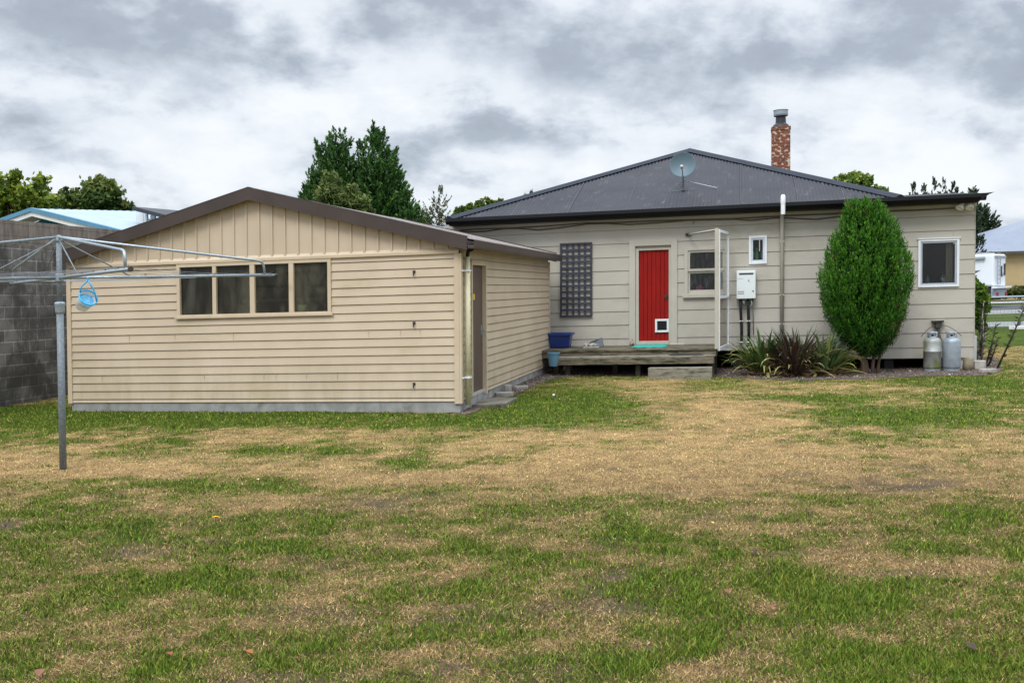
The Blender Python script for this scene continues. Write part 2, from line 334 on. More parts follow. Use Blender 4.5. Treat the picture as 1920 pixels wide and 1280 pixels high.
SOIL=[(700,945,75,14,.8),(805,930,60,7,.5),(390,1015,60,8,.5),(750,1008,30,6,.6),(15,985,30,14,.9),(1150,879,18,4,1),(1295,895,22,6,.6),(1690,905,120,20,.6),(1720,878,50,9,.7),(1400,870,30,5,.4),
(1740,908,50,9,.5),(1510,890,40,6,.4),(1390,1015,28,6,.5),(210,930,40,6,.4),(310,960,40,5,.3),(890,1080,40,8,.5),(1650,765,60,4,.4)]
def field(X,Y):
    x,y=proj_np(X,Y)
    g=np.full(X.shape,.06); 
    far=(Y>26); 
    for a,b,c,d,e in LAWN: g=g+e*(.78 if e>0 else .62)*np.exp(-((x-a)/c)**2-((y-b)/d)**2)
    s=np.zeros(X.shape)
    for a,b,c,d,e in SOIL: s=s+e*np.exp(-((x-a)/c)**2-((y-b)/d)**2)
    low=sig((y-925)/25.); g=g+low*.04
    n=fbm(X,Y,.9,5)-.5; n2=fbm(X*1.,Y*1.+50,3.2,4)-.5; n3=fbm(X*.8+31,Y+12,8.5,3)-.5; n4=fbm(X*.35+3,Y*1.1+70,1.1,4)-.5
    g=g+(n*.9+n2*1.6+n4*1.3)*(1-.35*low)+n3*1.5; s=s+np.clip(fbm(X*.7+60,Y*1.2+9,1.7,4)-.60,0,1)*4*low
    g=np.where(far,.95+n*.6,g)
    s=s*(fbm(X+9,Y,4,3)*2.2-.35)
    return np.clip(.40+g*.75,0,1), np.clip(s,0,1)
def proj_np(X,Y):
    Z=gz(X,Y)+K*X-H; cp,sp=math.cos(PIT),math.sin(PIT); yc=Y*sp+Z*cp; dc=np.maximum(Y*cp-Z*sp,.5); x=X/dc; y=yc/dc
    c,s=math.cos(-ROL),math.sin(-ROL); return PX+F*(c*x-s*y), PY-F*(s*x+c*y)
GRN=np.array((.150,.225,.022)); GRN2=np.array((.055,.112,.010)); STR=np.array((.74,.52,.24)); STR2=np.array((.42,.285,.14)); SOI=np.array((.11,.085,.062))

def axis(lo,hi,step,far,growth=1.22):
    a=list(np.arange(lo,hi,step)); s=step; x=hi
    up=[];
    while x<far: up.append(x); s*=growth; x+=s
    s=step; x=lo; dn=[]
    while x>-far: s*=growth; x-=s; dn.append(x)
    return np.array(dn[::-1]+a+up)
xs=axis(-11,12.5,.07,900); ys=axis(4,24,.06,1500)
Xg,Yg=np.meshgrid(xs,ys); Zg=gzn(Xg,Yg)
g,s=field(Xg,Yg)
fine=fbm(Xg,Yg,9,2)[...,None]
dry=STR2*.75+(STR-STR2)*fine; grn=GRN2*.8+(GRN-GRN2)*fine
colg=dry*(1-g[...,None])+grn*.85*g[...,None]; colg*=(1-.35*sig((9.3-Yg)/.8))[...,None]*(.50+.6*fbm(Xg+5,Yg-8,6.,3))[...,None]; colg=colg*(1-s[...,None])+SOI*s[...,None]
nx,ny=len(xs),len(ys); idx=np.arange(nx*ny).reshape(ny,nx)
fl=np.stack([idx[:-1,:-1],idx[:-1,1:],idx[1:,1:],idx[1:,:-1]],-1).reshape(-1)
m,t,p,o=newmat('lawn_turf'); a=t.nodes.new('ShaderNodeAttribute'); a.attribute_name='gcol'
v=tvec(t); n1=tnoise(t,v,55,6,.7,.5); col=tmix(t,tramp(t,n1,.3,.72),(.45,.42,.36),(1.25,1.2,1.15)); col=tmix(t,1.,a.outputs['Color'],col,'MULTIPLY')
t.links.new(col,p.inputs['Base Color']); p.inputs['Roughness'].default_value=.95; p.inputs['Specular IOR Level'].default_value=.1; tbump(t,p,n1,.8,.03)
lawn=npmesh('lawn',np.stack([Xg,Yg,Zg],-1).reshape(-1,3),fl,4,m,col=colg.reshape(-1,3),smooth=True); tag(lawn,None,None,kind='structure')
# ---- gravel bed outline (world)
edge_px=[(872,776),(900,768),(925,757),(952,747),(985,735),(1012,722),(1040,712),(1085,707),(1150,705),(1230,705),(1345,704),(1420,707),(1500,709),(1600,706),(1680,703),(1750,700),(1820,698),(1850,697),(1880,690)]
edge=[G(a,b,.04) for a,b in edge_px]
back=[tuple(B2W(bx,by)[:2]) for bx,by in ((9.6,10.5),(8.0,10.5),(8.0,8.),(-.6,8.),(-.6,6.),(-.3,6.),(-.3,.1))]
poly=edge+back
def inpoly(X,Y,poly):
    r=np.zeros(X.shape,bool); n=len(poly)
    for i in range(n):
        x0,y0=poly[i]; x1,y1=poly[(i+1)%n]
        c=((y0>Y)!=(y1>Y)); xx=(x1-x0)*(Y-y0)/((y1-y0) if y1!=y0 else 1e-9)+x0; r^=c&(X<xx)
    return r
def ingarage(X,Y,m=0.):
    dX,dY=X-GX,Y-GY; bx=dX*CA-dY*SA; by=dX*SA+dY*CA; return (bx<m)&(bx>-6.5-m)&(by>-m)&(by<6.8)
# gravel sheet from small cells, ragged at the lawn
gx=np.arange(-1.2,11.,.05); gy=np.arange(13.8,27,.05); Xq,Yq=np.meshgrid(gx,gy)
wob=(fbm(Xq,Yq,2.5,3)-.5)*.18
inn=inpoly(Xq+.025,Yq+.025+wob,poly)
iq=np.arange(Xq.size).reshape(Xq.shape); cells=inn[:-1,:-1]
q=np.stack([iq[:-1,:-1],iq[:-1,1:],iq[1:,1:],iq[1:,:-1]],-1)[cells]
used,inv=np.unique(q.reshape(-1),return_inverse=True)
zq=(gzn(Xq,Yq)+.007).reshape(-1)
GRAVEL=mat('gravel_soil',(.14,.10,.078),(.07,.052,.04),9,.95,1.,45,dirt=(.30,.26,.22),dscale=30,dth=(.55,.7))
gb=npmesh('gravel_bed',np.stack([Xq.reshape(-1)[used],Yq.reshape(-1)[used],zq[used]],-1),inv,4,GRAVEL); tag(gb,None,None,kind='structure')
# pebbles
pts=np.stack([rng.uniform(-1.2,11,26000),rng.uniform(13.8,24,26000)],-1); pts=pts[inpoly(pts[:,0],pts[:,1],poly)][:9000]
octv=np.array([(1,0,0),(0,1,0),(-1,0,0),(0,-1,0),(0,0,1),(0,0,-1)],float); octf=np.array([(0,1,4),(1,2,4),(2,3,4),(3,0,4),(1,0,5),(2,1,5),(3,2,5),(0,3,5)])
n=len(pts); sz=rng.uniform(.008,.022,n)*np.where(rng.random(n)<.04,2.,1); ctr=np.stack([pts[:,0],pts[:,1],gzn(pts[:,0],pts[:,1])+.008+sz*.2],-1)
v=(octv[None]*rng.uniform(.6,1.2,(n,6,1))*np.array([1,1,.6]))*sz[:,None,None]+ctr[:,None]
PEB=leafmat('pebble_stone',[(0,(.06,.045,.035)),(.5,(.13,.10,.08)),(.93,(.23,.19,.16)),(1,(.5,.47,.42))],.9,0.)
pb=npmesh('pebbles',v.reshape(-1,3),(octf[None]+6*np.arange(n)[:,None,None]).reshape(-1),3,PEB,attr=np.repeat(rng.random(n),6)); tag(pb,None,None,kind='stuff')
# ---- grass blades
NB=760000
Yb=1/(rng.uniform(1/26.,1/3.95,NB)); Xb=rng.uniform(-1,1,NB)*(.58*Yb+1.6)
keep=~ingarage(Xb,Yb,.0)&~(inpoly(Xb+rng.normal(0,.05,NB),Yb+(fbm(Xb,Yb,2.5,3)-.5)*.18+np.abs(rng.normal(0,.10,NB)),poly)); 
dXb,dYb=Xb-GX,Yb-GY; bxb=dXb*CA-dYb*SA; byb=dXb*SA+dYb*CA
keep&=~((byb>7.3)&(bxb<8.5)&(bxb>-8))&(bxb>-8.1)
Xb,Yb=Xb[keep],Yb[keep]; g,s=field(Xb,Yb); keep=rng.random(len(Xb))>s*.8; Xb,Yb,g=Xb[keep],Yb[keep],g[keep]
n=len(Xb); isg=rng.random(n)<np.clip((g-.06)*.86,0.04,.86)
hh=np.where(isg,rng.uniform(.012,.03,n)*(.7+.7*g),rng.uniform(.008,.02,n)); lean=np.where(isg,rng.normal(0,.7,n),rng.normal(0,1.6,n)); la=rng.uniform(0,2*np.pi,n)
wd=(.0016+.00042*Yb)*rng.uniform(.6,1.3,n)*np.where(isg,1.15,.8); wa=rng.uniform(0,np.pi,n)
base=np.stack([Xb,Yb,gzn(Xb,Yb)-.004],-1); sd=np.stack([np.cos(wa)*wd,np.sin(wa)*wd,np.zeros(n)],-1)
tip=base+np.stack([np.cos(la)*hh*lean,np.sin(la)*hh*lean,hh],-1)
v=np.stack([base-sd,base+sd,tip],1).reshape(-1,3)
r=rng.random((n,1)); colb=np.where(isg[:,None],GRN2*.9+(GRN*1.25-GRN2*.9)*r,STR2*.8+(STR*1.2-STR2*.8)*r)
yel=(rng.random(n)<.2)&isg; colb[yel]=np.array((.26,.27,.04))
old=(rng.random(n)<.25)&~isg; colb[old]=np.array((.22,.165,.11))*rng.uniform(.3,1.2,(old.sum(),1))
# the thatch nearer the camera is older, greyer and dirtier than the parched strip before the deck
nr=sig((9.3-Yb+(fbm(Xb,Yb,.6,2)-.5)*3)/.7)[:,None]; tan=~isg[:,None]
colb=np.where(tan,colb*(1-nr*np.array((.25,.26,.30))),colb*(1-nr*.10)); colb*=rng.uniform(.55,1.18,(n,1))
m,t,p,o=newmat('grass_blade'); a=t.nodes.new('ShaderNodeAttribute'); a.attribute_name='gcol'; t.links.new(a.outputs['Color'],p.inputs['Base Color']); p.inputs['Roughness'].default_value=.7; p.inputs['Specular IOR Level'].default_value=.15
gr=npmesh('grass',v,np.arange(3*n),3,m,col=np.repeat(colb,3,0)); tag(gr,None,None,kind='stuff')

# ================================================================= cladding
def cladding(mb,x0,x1,zs,openings,lip,thin,groove,deep,y=0.):
    """zs: ascending list of board bottoms (+ top). surface faces -y"""
    for a,b in zip(zs[:-1],zs[1:]):
        def yy(z): 
            f=(z-a)/max(b-groove-a,1e-6); return y-lip+(lip-thin)*min(max(f,0),1)
        cuts=sorted({a,b-groove,b}|{z for o in openings for z in (o[2],o[3]) if a<z<b})
        def free(zm):
            segs=[(x0,x1)]
            for o in openings:
                if o[2]<zm<o[3]:
                    ns=[]
                    for s0,s1 in segs:
                        if o[1]<=s0 or o[0]>=s1: ns.append((s0,s1)); continue
                        if o[0]>s0: ns.append((s0,o[0]))
                        if o[1]<s1: ns.append((o[1],s1))
                    segs=ns
            return segs
        for s0,s1 in free(a+1e-4): mb.add([(s0,y-lip,a),(s1,y-lip,a),(s1,y+deep,a),(s0,y+deep,a)],[(0,3,2,1)])
        for z0,z1 in zip(cuts[:-1],cuts[1:]):
            if z1-z0<1e-5: continue
            gro=z0>=b-groove-1e-6
            for s0,s1 in free((z0+z1)/2):
                ya,yb=(y+deep,y+deep) if gro else (yy(z0),yy(z1))
                mb.add([(s0,ya,z0),(s1,ya,z0),(s1,yb,z1),(s0,yb,z1)],[(0,1,2,3)])
                if abs(z0-(b-groove))<1e-6:
                    mb.add([(s0,y-thin,z0),(s1,y-thin,z0),(s1,y+deep,z0),(s0,y+deep,z0)],[(0,1,2,3)])
SIDE=Matrix(((0,-1,0,0),(1,0,0,0),(0,0,1,0),(0,0,0,1)))      # x along by, outward = +bx

# ================================================================= GARAGE
GW,GL=6.49,6.74
gar=Bthing('garage','cream weatherboard garage with brown trimmed gable roof and four dark windows','garage',0,0)
ztop=2.42; zc=.19
zs_=[zc+.03]; 
nrow=15; pitch=(2.36-.22)/nrow
rows=[.20]+[.255+i*((2.40-.255)/17) for i in range(18)]
win=WR(333,486,622,592,0); ox=(win[0],win[1],win[2],win[3]+.05)
mb=MB(); cladding(mb,-GW+.02,-.06,rows,[(win[0],win[1],win[2],2.5)],.018,.004,.011,.014)
mb2=MB(SIDE); dS=(S(883,497,0)[0]-.0,S(905,497,0)[0]); d0,d1=.62,1.40
cladding(mb2,.03,GL,rows,[(d0-.06,d1+.07,-1,2.245)],.018,.004,.011,.014)
mb.v+=mb2.v and []; off=len(mb.v); mb.v+=mb2.v; mb.f+=[tuple(i+off for i in f) for f in mb2.f]
# left and rear walls (plain inner faces closing the shell)
mb.box(-GW-.02,-GW+.01,.03,GL-.03,.2,2.4); mb.box(-GW,-.03,GL,GL+.02,.2,2.4); mb.box(-.03,.004,.03,GL-.02,2.39,2.46); mb.box(-GW-.01,-GW+.03,.03,GL-.02,2.39,2.46)
mb.build('wall',CREAM,gar)
# gable cladding with ribs
apx,apz=W(468,355,-.1); apx=-GW/2; EZ=2.43; AZ=3.30      # underside heights
def roofz(bx): return EZ+(AZ-EZ)*(1-abs(bx-apx)/(GW/2+.1))
mb=MB(); mb.prism([(-GW+.01,2.36),(-.02,2.36),(-.02,roofz(-.02)+.02),(apx,AZ+.02),(-GW+.01,roofz(-GW)+.02)],'y',-.012,.03)
x=-.18
while x>-GW+.1:
    zt=roofz(x)-.0; 
    mb.prism([(x-.022,-.012),(x-.013,-.034),(x+.013,-.034),(x+.022,-.012)],'z',2.385 if zt>2.43 else 2.38,zt); x-=.212
mb.build('gable_cladding',CREAM,gar)
mb=MB(); mb.prism([(-.012,2.43),(-.045,2.385),(-.045,2.345),(-.012,2.345)],'x',-GW,0.0); mb.build('flashing',CREAMT,gar)
mb=MB()      # butt joints of the metal boards
for i,bx in enumerate((-1.9,-4.6,-3.1,-5.4,-2.4,-.9,-4.1,-1.4,-5.9,-3.6,-2.9,-.6)):
    z=.255+((i*5+2)%10)*.1262; mb.box(bx-.002,bx+.002,-.0195,-.006,z+.002,z+.110)
builds(mb,'board_joint',CREAMT,gar)
# corner boards, foundation
mb=MB(); mb.box(-.075,.002,-.032,.03,.165,2.343); mb.box(.004,.034,-.030,.05,.165,2.343); mb.box(-GW-.02,-GW+.055,-.032,.03,.19,2.343)
mb.box(-.02,.034,GL-.02,GL+.04,.2,2.38); builds(mb,'corner_board',CREAMT,gar)
mb=MB(); mb.box(-GW+.03,.0,0.0,.12,-.3,.197); mb.box(-.12,.0,.123,GL,-.3,.197); mb.box(-GW+.03,-GW+.15,.123,GL,-.3,.197)
mb.box(-GW+.15,-.12,.123,GL-.02,-.3,.17); mb.build('foundation',CONC,gar)
mb=MB(); mb.box(-GW+.10,-.07,.08,.10,.18,2.395); mb.v=[]; mb.f=[]
# inner lining: rear wall, sides, ceiling
mb.box(-GW+.05,-.05,GL-.1,GL-.06,.18,2.38); mb.box(-GW+.03,-GW+.06,.1,GL-.1,.18,2.38); mb.box(-.09,-.05,1.5,GL-.1,.18,2.38)
mb.box(-GW+.05,-.05,.06,GL-.1,2.39,2.41); mb.build('lining',MIDIN,gar)
# window: outer frame, mullions, panes
wx0,wx1,wz0,wz1=win; wz1=2.345
mb=MB(); mb.frame(wx0-.0,wx1+.0,-.036,.03,wz0,wz1,.055,.04)
px_m=[(400,407),(470,479),(543,552)]
panes=[]; xa=wx0+.055
for a,b in px_m:
    a_=W(a,540,0)[0]; b_=W(b,540,0)[0]; mb.box(a_,b_,-.034,.03,wz0+.04,wz1-.055); panes.append((xa,a_)); xa=b_
panes.append((xa,wx1-.055))
mb.box(wx0-.03,wx1+.03,-.05,-.0365,wz0-.02,wz0+.02)
wf=mb.build('window',CREAMT,gar,bevel=.003)
for a,b in panes:
    mb=MB(); mb.add([(a,.012,wz0+.04),(b,.012,wz0+.04),(b,.012,wz1-.055),(a,.012,wz1-.055)],[(0,1,2,3)]); mb.build('pane',GLASSG,wf)
# roof sheets (corrugated) both slopes
def corr(mb,pa,pb,qa,qb,pitch=.076,amp=.009,per=6):
    """sheet between edge pa->pb (low) and qa->qb (high), ribs run low->high"""
    pa,pb,qa,qb=map(Vector,(pa,pb,qa,qb)); ln=(pb-pa).length; n=int(ln/pitch*per)
    nrm=(pb-pa).cross(qa-pa).normalized()
    if nrm.z<0: nrm=-nrm
    vs=[];fs=[]
    for i in range(n+1):
        f=i/n; o=nrm*(amp*math.sin(2*math.pi*f*ln/pitch)); vs+=[pa.lerp(pb,f)+o,qa.lerp(qb,f)+o]
    for i in range(n): fs.append((2*i,2*i+2,2*i+3,2*i+1))
    mb.add(vs,fs)
RZ=.12; ov=.13
mb=MB(); ez=roofz(0)+RZ-.03*ov; sl_=(AZ-EZ)/(GW/2+.1)
corr(mb,(.15,-ov,EZ+RZ-.0),(.15,GL+.1,EZ+RZ),(apx,-ov,AZ+RZ),(apx,GL+.1,AZ+RZ))
corr(mb,(-GW-.13,-ov,EZ+RZ),(-GW-.13,GL+.1,EZ+RZ),(apx,-ov,AZ+RZ),(apx,GL+.1,AZ+RZ))
rf=mb.build('roof',BRWROOF,gar,smooth=True)
mb=MB()      # barge boards at front and rear as deep folded sections
for y0,y1 in ((-ov-.035,-ov+.0),(GL+.1,GL+.13)):
    mb.prism([(.16,EZ-.05),(.16,EZ+.145),(apx,AZ+.15),(apx,AZ-.04)],'y',y0,y1)
    mb.prism([(-GW-.14,EZ-.05),(-GW-.14,EZ+.145),(apx-.0005,AZ+.15),(apx-.0005,AZ-.04)],'y',y0,y1)
mb.prism([(.16,EZ+.147),(.16,EZ+.152),(apx,AZ+.157),(apx,AZ+.152)],'y',-ov-.04,-ov+.09)
mb.prism([(-GW-.14,EZ+.147),(-GW-.14,EZ+.152),(apx,AZ+.157),(apx,AZ+.152)],'y',-ov-.04,-ov+.09)
# soffit closing
mb.prism([(.0,EZ-.0),(.15,EZ-.0),(.15,EZ+.02),(.0,EZ+.02)],'y',-ov+.002,GL+.098)
mb.build('barge_board',BROWN,gar)
mb=MB(); mb.prism([(.165,EZ+.0),(.175,EZ-.03),(.26,EZ-.035),(.275,EZ+.0),(.28,EZ+.09),(.265,EZ+.09),(.26,EZ+.01),(.18,EZ+.01),(.178,EZ+.08),(.165,EZ+.08)],'y',-ov-.03,GL+.13)
mb.build('gutter',BROWN,gar,bevel=.004)
# downpipe on the side near the corner
dp=MB(); yy=.16
dp.tube([(.075,yy,2.30),(.075,yy,.13)],.042,12)
dpo=dp.build('downpipe',MOSSP,gar,smooth=True)
mb=MB(); mb.tube([(.2,-.0,2.40),(.12,.05,2.375),(.075,yy,2.30)],.03,8); mb.build('pipe_elbow',BLACK,dpo,smooth=True)
for z in (2.09,.53):
    mb=MB(); mb.box(.03,.12,yy-.05,yy+.05,z-.014,z+.014); mb.box(.035,.05,-.01,yy-.05,z-.01,z+.01); mb.build('pipe_bracket',WHITE,dpo,bevel=.003)
# side door
mb=MB(SIDE); mb.box(d0,d1,.03,.07,.24,2.19); dr=mb.build('door',BROWND,gar)
mb=MB(SIDE); mb.box(d0-.05,d0,-.03,.075,.2,2.24); mb.box(d1,d1+.07,-.035,.075,.16,2.24); mb.box(d0,d1,-.03,.075,2.19,2.24); mb.box(d0-.08,d1+.1,-.045,-.036,2.24,2.262)
mb.build('door_frame',CREAMT,dr)
mb=MB(SIDE); mb.box(d0,d1,-.01,.08,.195,.238); mb.build('sill',CONCL,dr)
hy=d1-.09
mb=MB(SIDE); mb.tube([(hy,.03,1.17),(hy,-.05,1.17),(hy-.12,-.055,1.17)],.011,8); mb.box(hy-.022,hy+.022,.022,.0299,1.10,1.26); mb.build('handle',GALV,dr,smooth=False)
YEL=mat('yellow_sticker',(.75,.48,.03),None,5,.5)
mb=MB(SIDE); mb.box(d0+.22,d0+.32,.026,.0297,1.66,1.75); mb.build('sticker',YEL,dr)
# hooks on the front cladding
for py in (512,608,722):
    hx,hz=W(777,py,0); mb=MB(); mb.tube([(hx,-.015,hz+.025),(hx,-.05,hz+.03),(hx+.004,-.06,hz),(hx+.003,-.05,hz-.03),(hx-.005,-.035,hz-.035)],.009,8)
    mb.box(hx-.02,hx+.02,-.022,-.012,hz+.0,hz+.04); mb.build('hook',RUST,gar,smooth=False)
# clutter seen through the panes
mb=MB(); mb.lathe([(.0,0),(.062,0),(.075,.13),(.068,.13),(.055,.01)],n=18)
cx,cz=W(565,585,.1); t_=Bthing('plastic_cup','lime green plastic cup on the sill inside the rightmost garage pane','cup',cx,.14,cz-.02)
mb.build('cup_body',mat('pale_lime_plastic',(.65,.90,.45)),t_,smooth=True)
mb=MB(); mb.box(-.0,1.5,0,.25,0,.05); mb.box(.05,.1,.05,.2,-.9,0); mb.box(1.4,1.45,.05,.2,-.9,0)
t_=Bthing('workbench','brown timber bench standing inside the garage behind the dusty panes','workbench',W(400,540,0)[0],.9,1.72)
mb.build('bench_top',mat('brown_ply',(.20,.13,.05),None,3,.7),t_)
mb=MB(); mb.tube([(0,0,0),(.02,.03,.5),(.05,.0,.95)],[.11,.08,.05],12)
t_=Bthing('rolled_sheet','pale rolled sheet leaning inside the leftmost garage pane','roll',W(348,588,.3)[0],.3,1.35); t_.rotation_euler=(0,.12,-A)
mb.build('roll_body',mat('pale_sheet',(.8,.8,.78)),t_,smooth=True)

# ================================================================= HOUSE
HB=7.45; HL=-2.46; HR=8.49
hs=Bthing('house','warm grey weatherboard house with charcoal hip roof and red back door','house',0,0)
hrows=[3.035-.291*n for n in range(9,-1,-1)]+[3.2]
hrows=[hrows[0]]+hrows[1:]
door=WR(1180,449,1270,643,HB); dk=.56      # surround
hwin=WR(1283,462,1366,552,HB); hwin=(hwin[0],hwin[1],hwin[2],hwin[3])
swin=WR(1404,442,1438,495,HB); cwin=WR(1721,448,1798,538,HB)
ops=[(door[0]+.05,door[1]-.05,.3,door[3]-.05),(hwin[0]+.06,hwin[1]-.06,hwin[2]+.02,hwin[3]-.06),(swin[0]+.02,swin[1]-.02,swin[2]+.02,swin[3]-.02),(cwin[0]+.02,cwin[1]-.02,cwin[2]+.02,cwin[3]-.02)]
mb=MB(); cladding(mb,HL,HR,hrows,ops,.016,.003,.009,.012,HB); cladding(mb,5.75,HR,[.20,.414],[],.014,.003,.006,.012,HB)
mb.box(HL,HR,HB-.005,HB+.03,3.15,3.45)
mb.box(HR-.0,HR+.012,HB-.016,HB+9,.2,3.42)      # right end wall
mb.box(HL-.0,HL-.012,HB-.016,HB+9,.2,3.42); mb.box(HL,HR,HB+9,HB+9.02,.2,3.42)
mb.build('wall',GREY,hs)
mb=MB()      # vertical butt joints between boards
for px,row in ((1712,4),(1771,8),(1503,5),(1138,6),(1424,1),(1600,6),(1788,1),(1668,3)):
    bx=W(px,500,HB)[0]; z=3.035-.291*row; mb.box(bx-.009,bx+.009,HB-.0185,HB-.010,z-.275,z-.02)
mb.box(HL,HR+.03,HB-.035,HB-.021,3.20,3.32)
mb.build('cover_strip',GREYT,hs)
# dark sub floor: rear baseboards + piles
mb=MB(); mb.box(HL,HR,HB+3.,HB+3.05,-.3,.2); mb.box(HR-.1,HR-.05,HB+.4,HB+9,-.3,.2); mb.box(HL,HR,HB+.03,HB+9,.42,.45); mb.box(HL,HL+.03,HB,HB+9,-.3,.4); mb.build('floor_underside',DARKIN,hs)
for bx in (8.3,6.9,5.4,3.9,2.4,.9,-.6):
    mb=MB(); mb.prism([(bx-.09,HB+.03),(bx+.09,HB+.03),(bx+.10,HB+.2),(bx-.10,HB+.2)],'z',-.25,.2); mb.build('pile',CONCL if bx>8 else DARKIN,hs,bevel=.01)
# rooms behind windows
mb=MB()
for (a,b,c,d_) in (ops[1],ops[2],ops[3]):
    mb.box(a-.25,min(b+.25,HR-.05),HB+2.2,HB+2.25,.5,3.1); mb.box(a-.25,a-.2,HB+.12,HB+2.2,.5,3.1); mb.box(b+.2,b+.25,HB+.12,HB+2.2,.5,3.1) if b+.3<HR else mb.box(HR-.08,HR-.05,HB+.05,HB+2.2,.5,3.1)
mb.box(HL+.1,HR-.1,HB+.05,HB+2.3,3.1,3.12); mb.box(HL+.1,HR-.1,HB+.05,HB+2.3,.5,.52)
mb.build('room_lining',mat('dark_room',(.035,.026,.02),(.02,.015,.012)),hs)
# ---- roof
GU=HB-.36; EZH=3.42      # gutter line
ax_,by_ap=2.68,12.0; apz_=W(1293,283,12.0)[1]; lx=-2.28; rx=7.05
mb=MB(); per=6; pit=.0762; nn=int((rx-lx)/pit*per); vs=[];fs=[]
slope=(apz_-EZH)/(by_ap-GU)
for i in range(nn+1):
    x=lx+(rx-lx)*i/nn; f=(x-lx)/(ax_-lx) if x<ax_ else (rx-x)/(rx-ax_)
    o=.0095*math.sin(2*math.pi*(x-lx)/pit); top=GU+(by_ap-GU)*f
    vs+=[(x,GU,EZH+o),(x,top,EZH+slope*(top-GU)+o)]
for i in range(nn): fs.append((2*i,2*i+2,2*i+3,2*i+1))
mb.add(vs,fs)
# left and right slopes running back
bk=HB+12
corr(mb,(lx,GU,EZH),(lx,bk,EZH),(ax_,by_ap,apz_),(ax_,bk,apz_)); 
corr(mb,(rx,GU,EZH),(rx,bk,EZH),(ax_,by_ap,apz_),(ax_,bk,apz_))
roof=mb.build('roof',CHAR,hs,smooth=True)
# low pitched roof over the right-hand lean-to
lz=W(1760,363.5,10.4)[1]
mb=MB(); corr(mb,(5.2,GU,EZH-.004),(8.60,GU,EZH-.004),(5.2,10.4,lz),(8.60,10.4,lz)); mb.prism([(GU+.02,EZH-.05),(10.4,EZH-.05),(10.4,lz-.02),(GU+.02,EZH-.03)],'x',8.5,8.58)
mb.build('lean_to_roof',CHAR,hs,smooth=True)
mb=MB()      # hip cappings
def cap(p,q,wd=.16,th=.02):
    p,q=Vector(p),Vector(q); d=(q-p).normalized(); s=d.cross(Vector((0,0,1))).normalized(); u=s.cross(d).normalized()
    if u.z<0: u=-u
    vs=[]
    for e in (p,q): vs+=[e+s*wd-u*.035,e+s*.03+u*.035,e-s*.03+u*.035,e-s*wd-u*.035]
    mb.add(vs,[(0,4,5,1),(1,5,6,2),(2,6,7,3),(0,1,2,3),(7,6,5,4)])
cap((lx,GU,EZH+.02),(ax_,by_ap,apz_+.03)); cap((ax_,by_ap,apz_+.03),(rx,GU,EZH+.02)); cap((ax_,by_ap,apz_+.03),(ax_,bk,apz_+.03))
mb.build('ridge_capping',CHARR,hs)
mb=MB(); mb.prism([(GU-.0,EZH-.005),(GU-.11,EZH-.0),(GU-.115,EZH-.07),(GU-.06,EZH-.135),(GU+.0,EZH-.135)],'x',lx-.05,8.60); mb.box(lx,8.5,GU+.002,GU+.03,EZH-.15,EZH-.01)
mb.prism([(8.50,EZH-.135),(8.64,EZH-.03),(8.74,EZH+.01),(8.60,EZH+.0),(8.50,EZH-.01)],'y',GU-.118,GU+.05)
mb.build('gutter',BLACK,hs)
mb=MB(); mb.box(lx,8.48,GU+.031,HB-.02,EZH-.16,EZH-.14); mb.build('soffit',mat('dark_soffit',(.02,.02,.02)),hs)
mb=MB()      # sheet side laps
for x in (-.9,.35,1.6,3.95,5.1,6.0):
    f=(x-lx)/(ax_-lx) if x<ax_ else (rx-x)/(rx-ax_); top=GU+(by_ap-GU)*f-.12
    mb.prism([(GU+.02,EZH+.006),(top,EZH+.006+slope*(top-GU)),(top,EZH+.014+slope*(top-GU)),(GU+.02,EZH+.014)],'x',x-.006,x+.006)
builds(mb,'sheet_lap',mat('lap_edge',(.036,.036,.045),None,8,.5),hs)
# chimney on the far side
m,t,p,o=newmat('flaking_red_brick'); tc=t.nodes.new('ShaderNodeTexCoord'); sp=t.nodes.new('ShaderNodeSeparateXYZ'); t.links.new(tc.outputs['Object'],sp.inputs[0])
cb=t.nodes.new('ShaderNodeCombineXYZ'); t.links.new(math_node(t,'ADD',sp.outputs[0],sp.outputs[1]),cb.inputs[0]); t.links.new(sp.outputs[2],cb.inputs[1])
bt=t.nodes.new('ShaderNodeTexBrick'); t.links.new(cb.outputs[0],bt.inputs['Vector']); bt.inputs['Scale'].default_value=1
bt.inputs['Brick Width'].default_value=.235; bt.inputs['Row Height'].default_value=.086; bt.inputs['Mortar Size'].default_value=.009
bt.inputs['Color1'].default_value=(.20,.055,.028,1); bt.inputs['Color2'].default_value=(.13,.035,.02,1); bt.inputs['Mortar'].default_value=(.17,.10,.07,1)
f=tramp(t,tnoise(t,tvec(t,(1,1,1.6)),9,4,.6),.54,.60); col=tmix(t,f,bt.outputs['Color'],(.52,.43,.32)); t.links.new(col,p.inputs['Base Color']); p.inputs['Roughness'].default_value=.9
c0,c1=W(1447,270,13)[0],W(1482,270,13)[0]; ctz=W(1464,237,13)[1]; cm=(c0+c1)/2
mb=MB(); mb.box(c0,c1,13,13+(c1-c0),3.4,ctz-.09); mb.box(c0-.012,c1+.012,12.988,13.012+(c1-c0),ctz-.09,ctz); chm=mb.build('chimney',m,hs,bevel=.008)
mb=MB(); mb.lathe([(.0,0),(.22,0),(.20,.06),(.135,.12),(.125,.30),(.19,.32),(.0,.33)],(cm,13+(c1-c0)/2,ctz),20); mb.build('flue_pot',mat('dark_flue',(.03,.032,.036),None,3,.5),chm,smooth=False)
mb=MB(); mb.lathe([(.18,.30),(.185,.34),(.185,.44),(.20,.45),(.0,.46)],(cm,13+(c1-c0)/2,ctz),20); mb.build('cowl',GALV,chm)
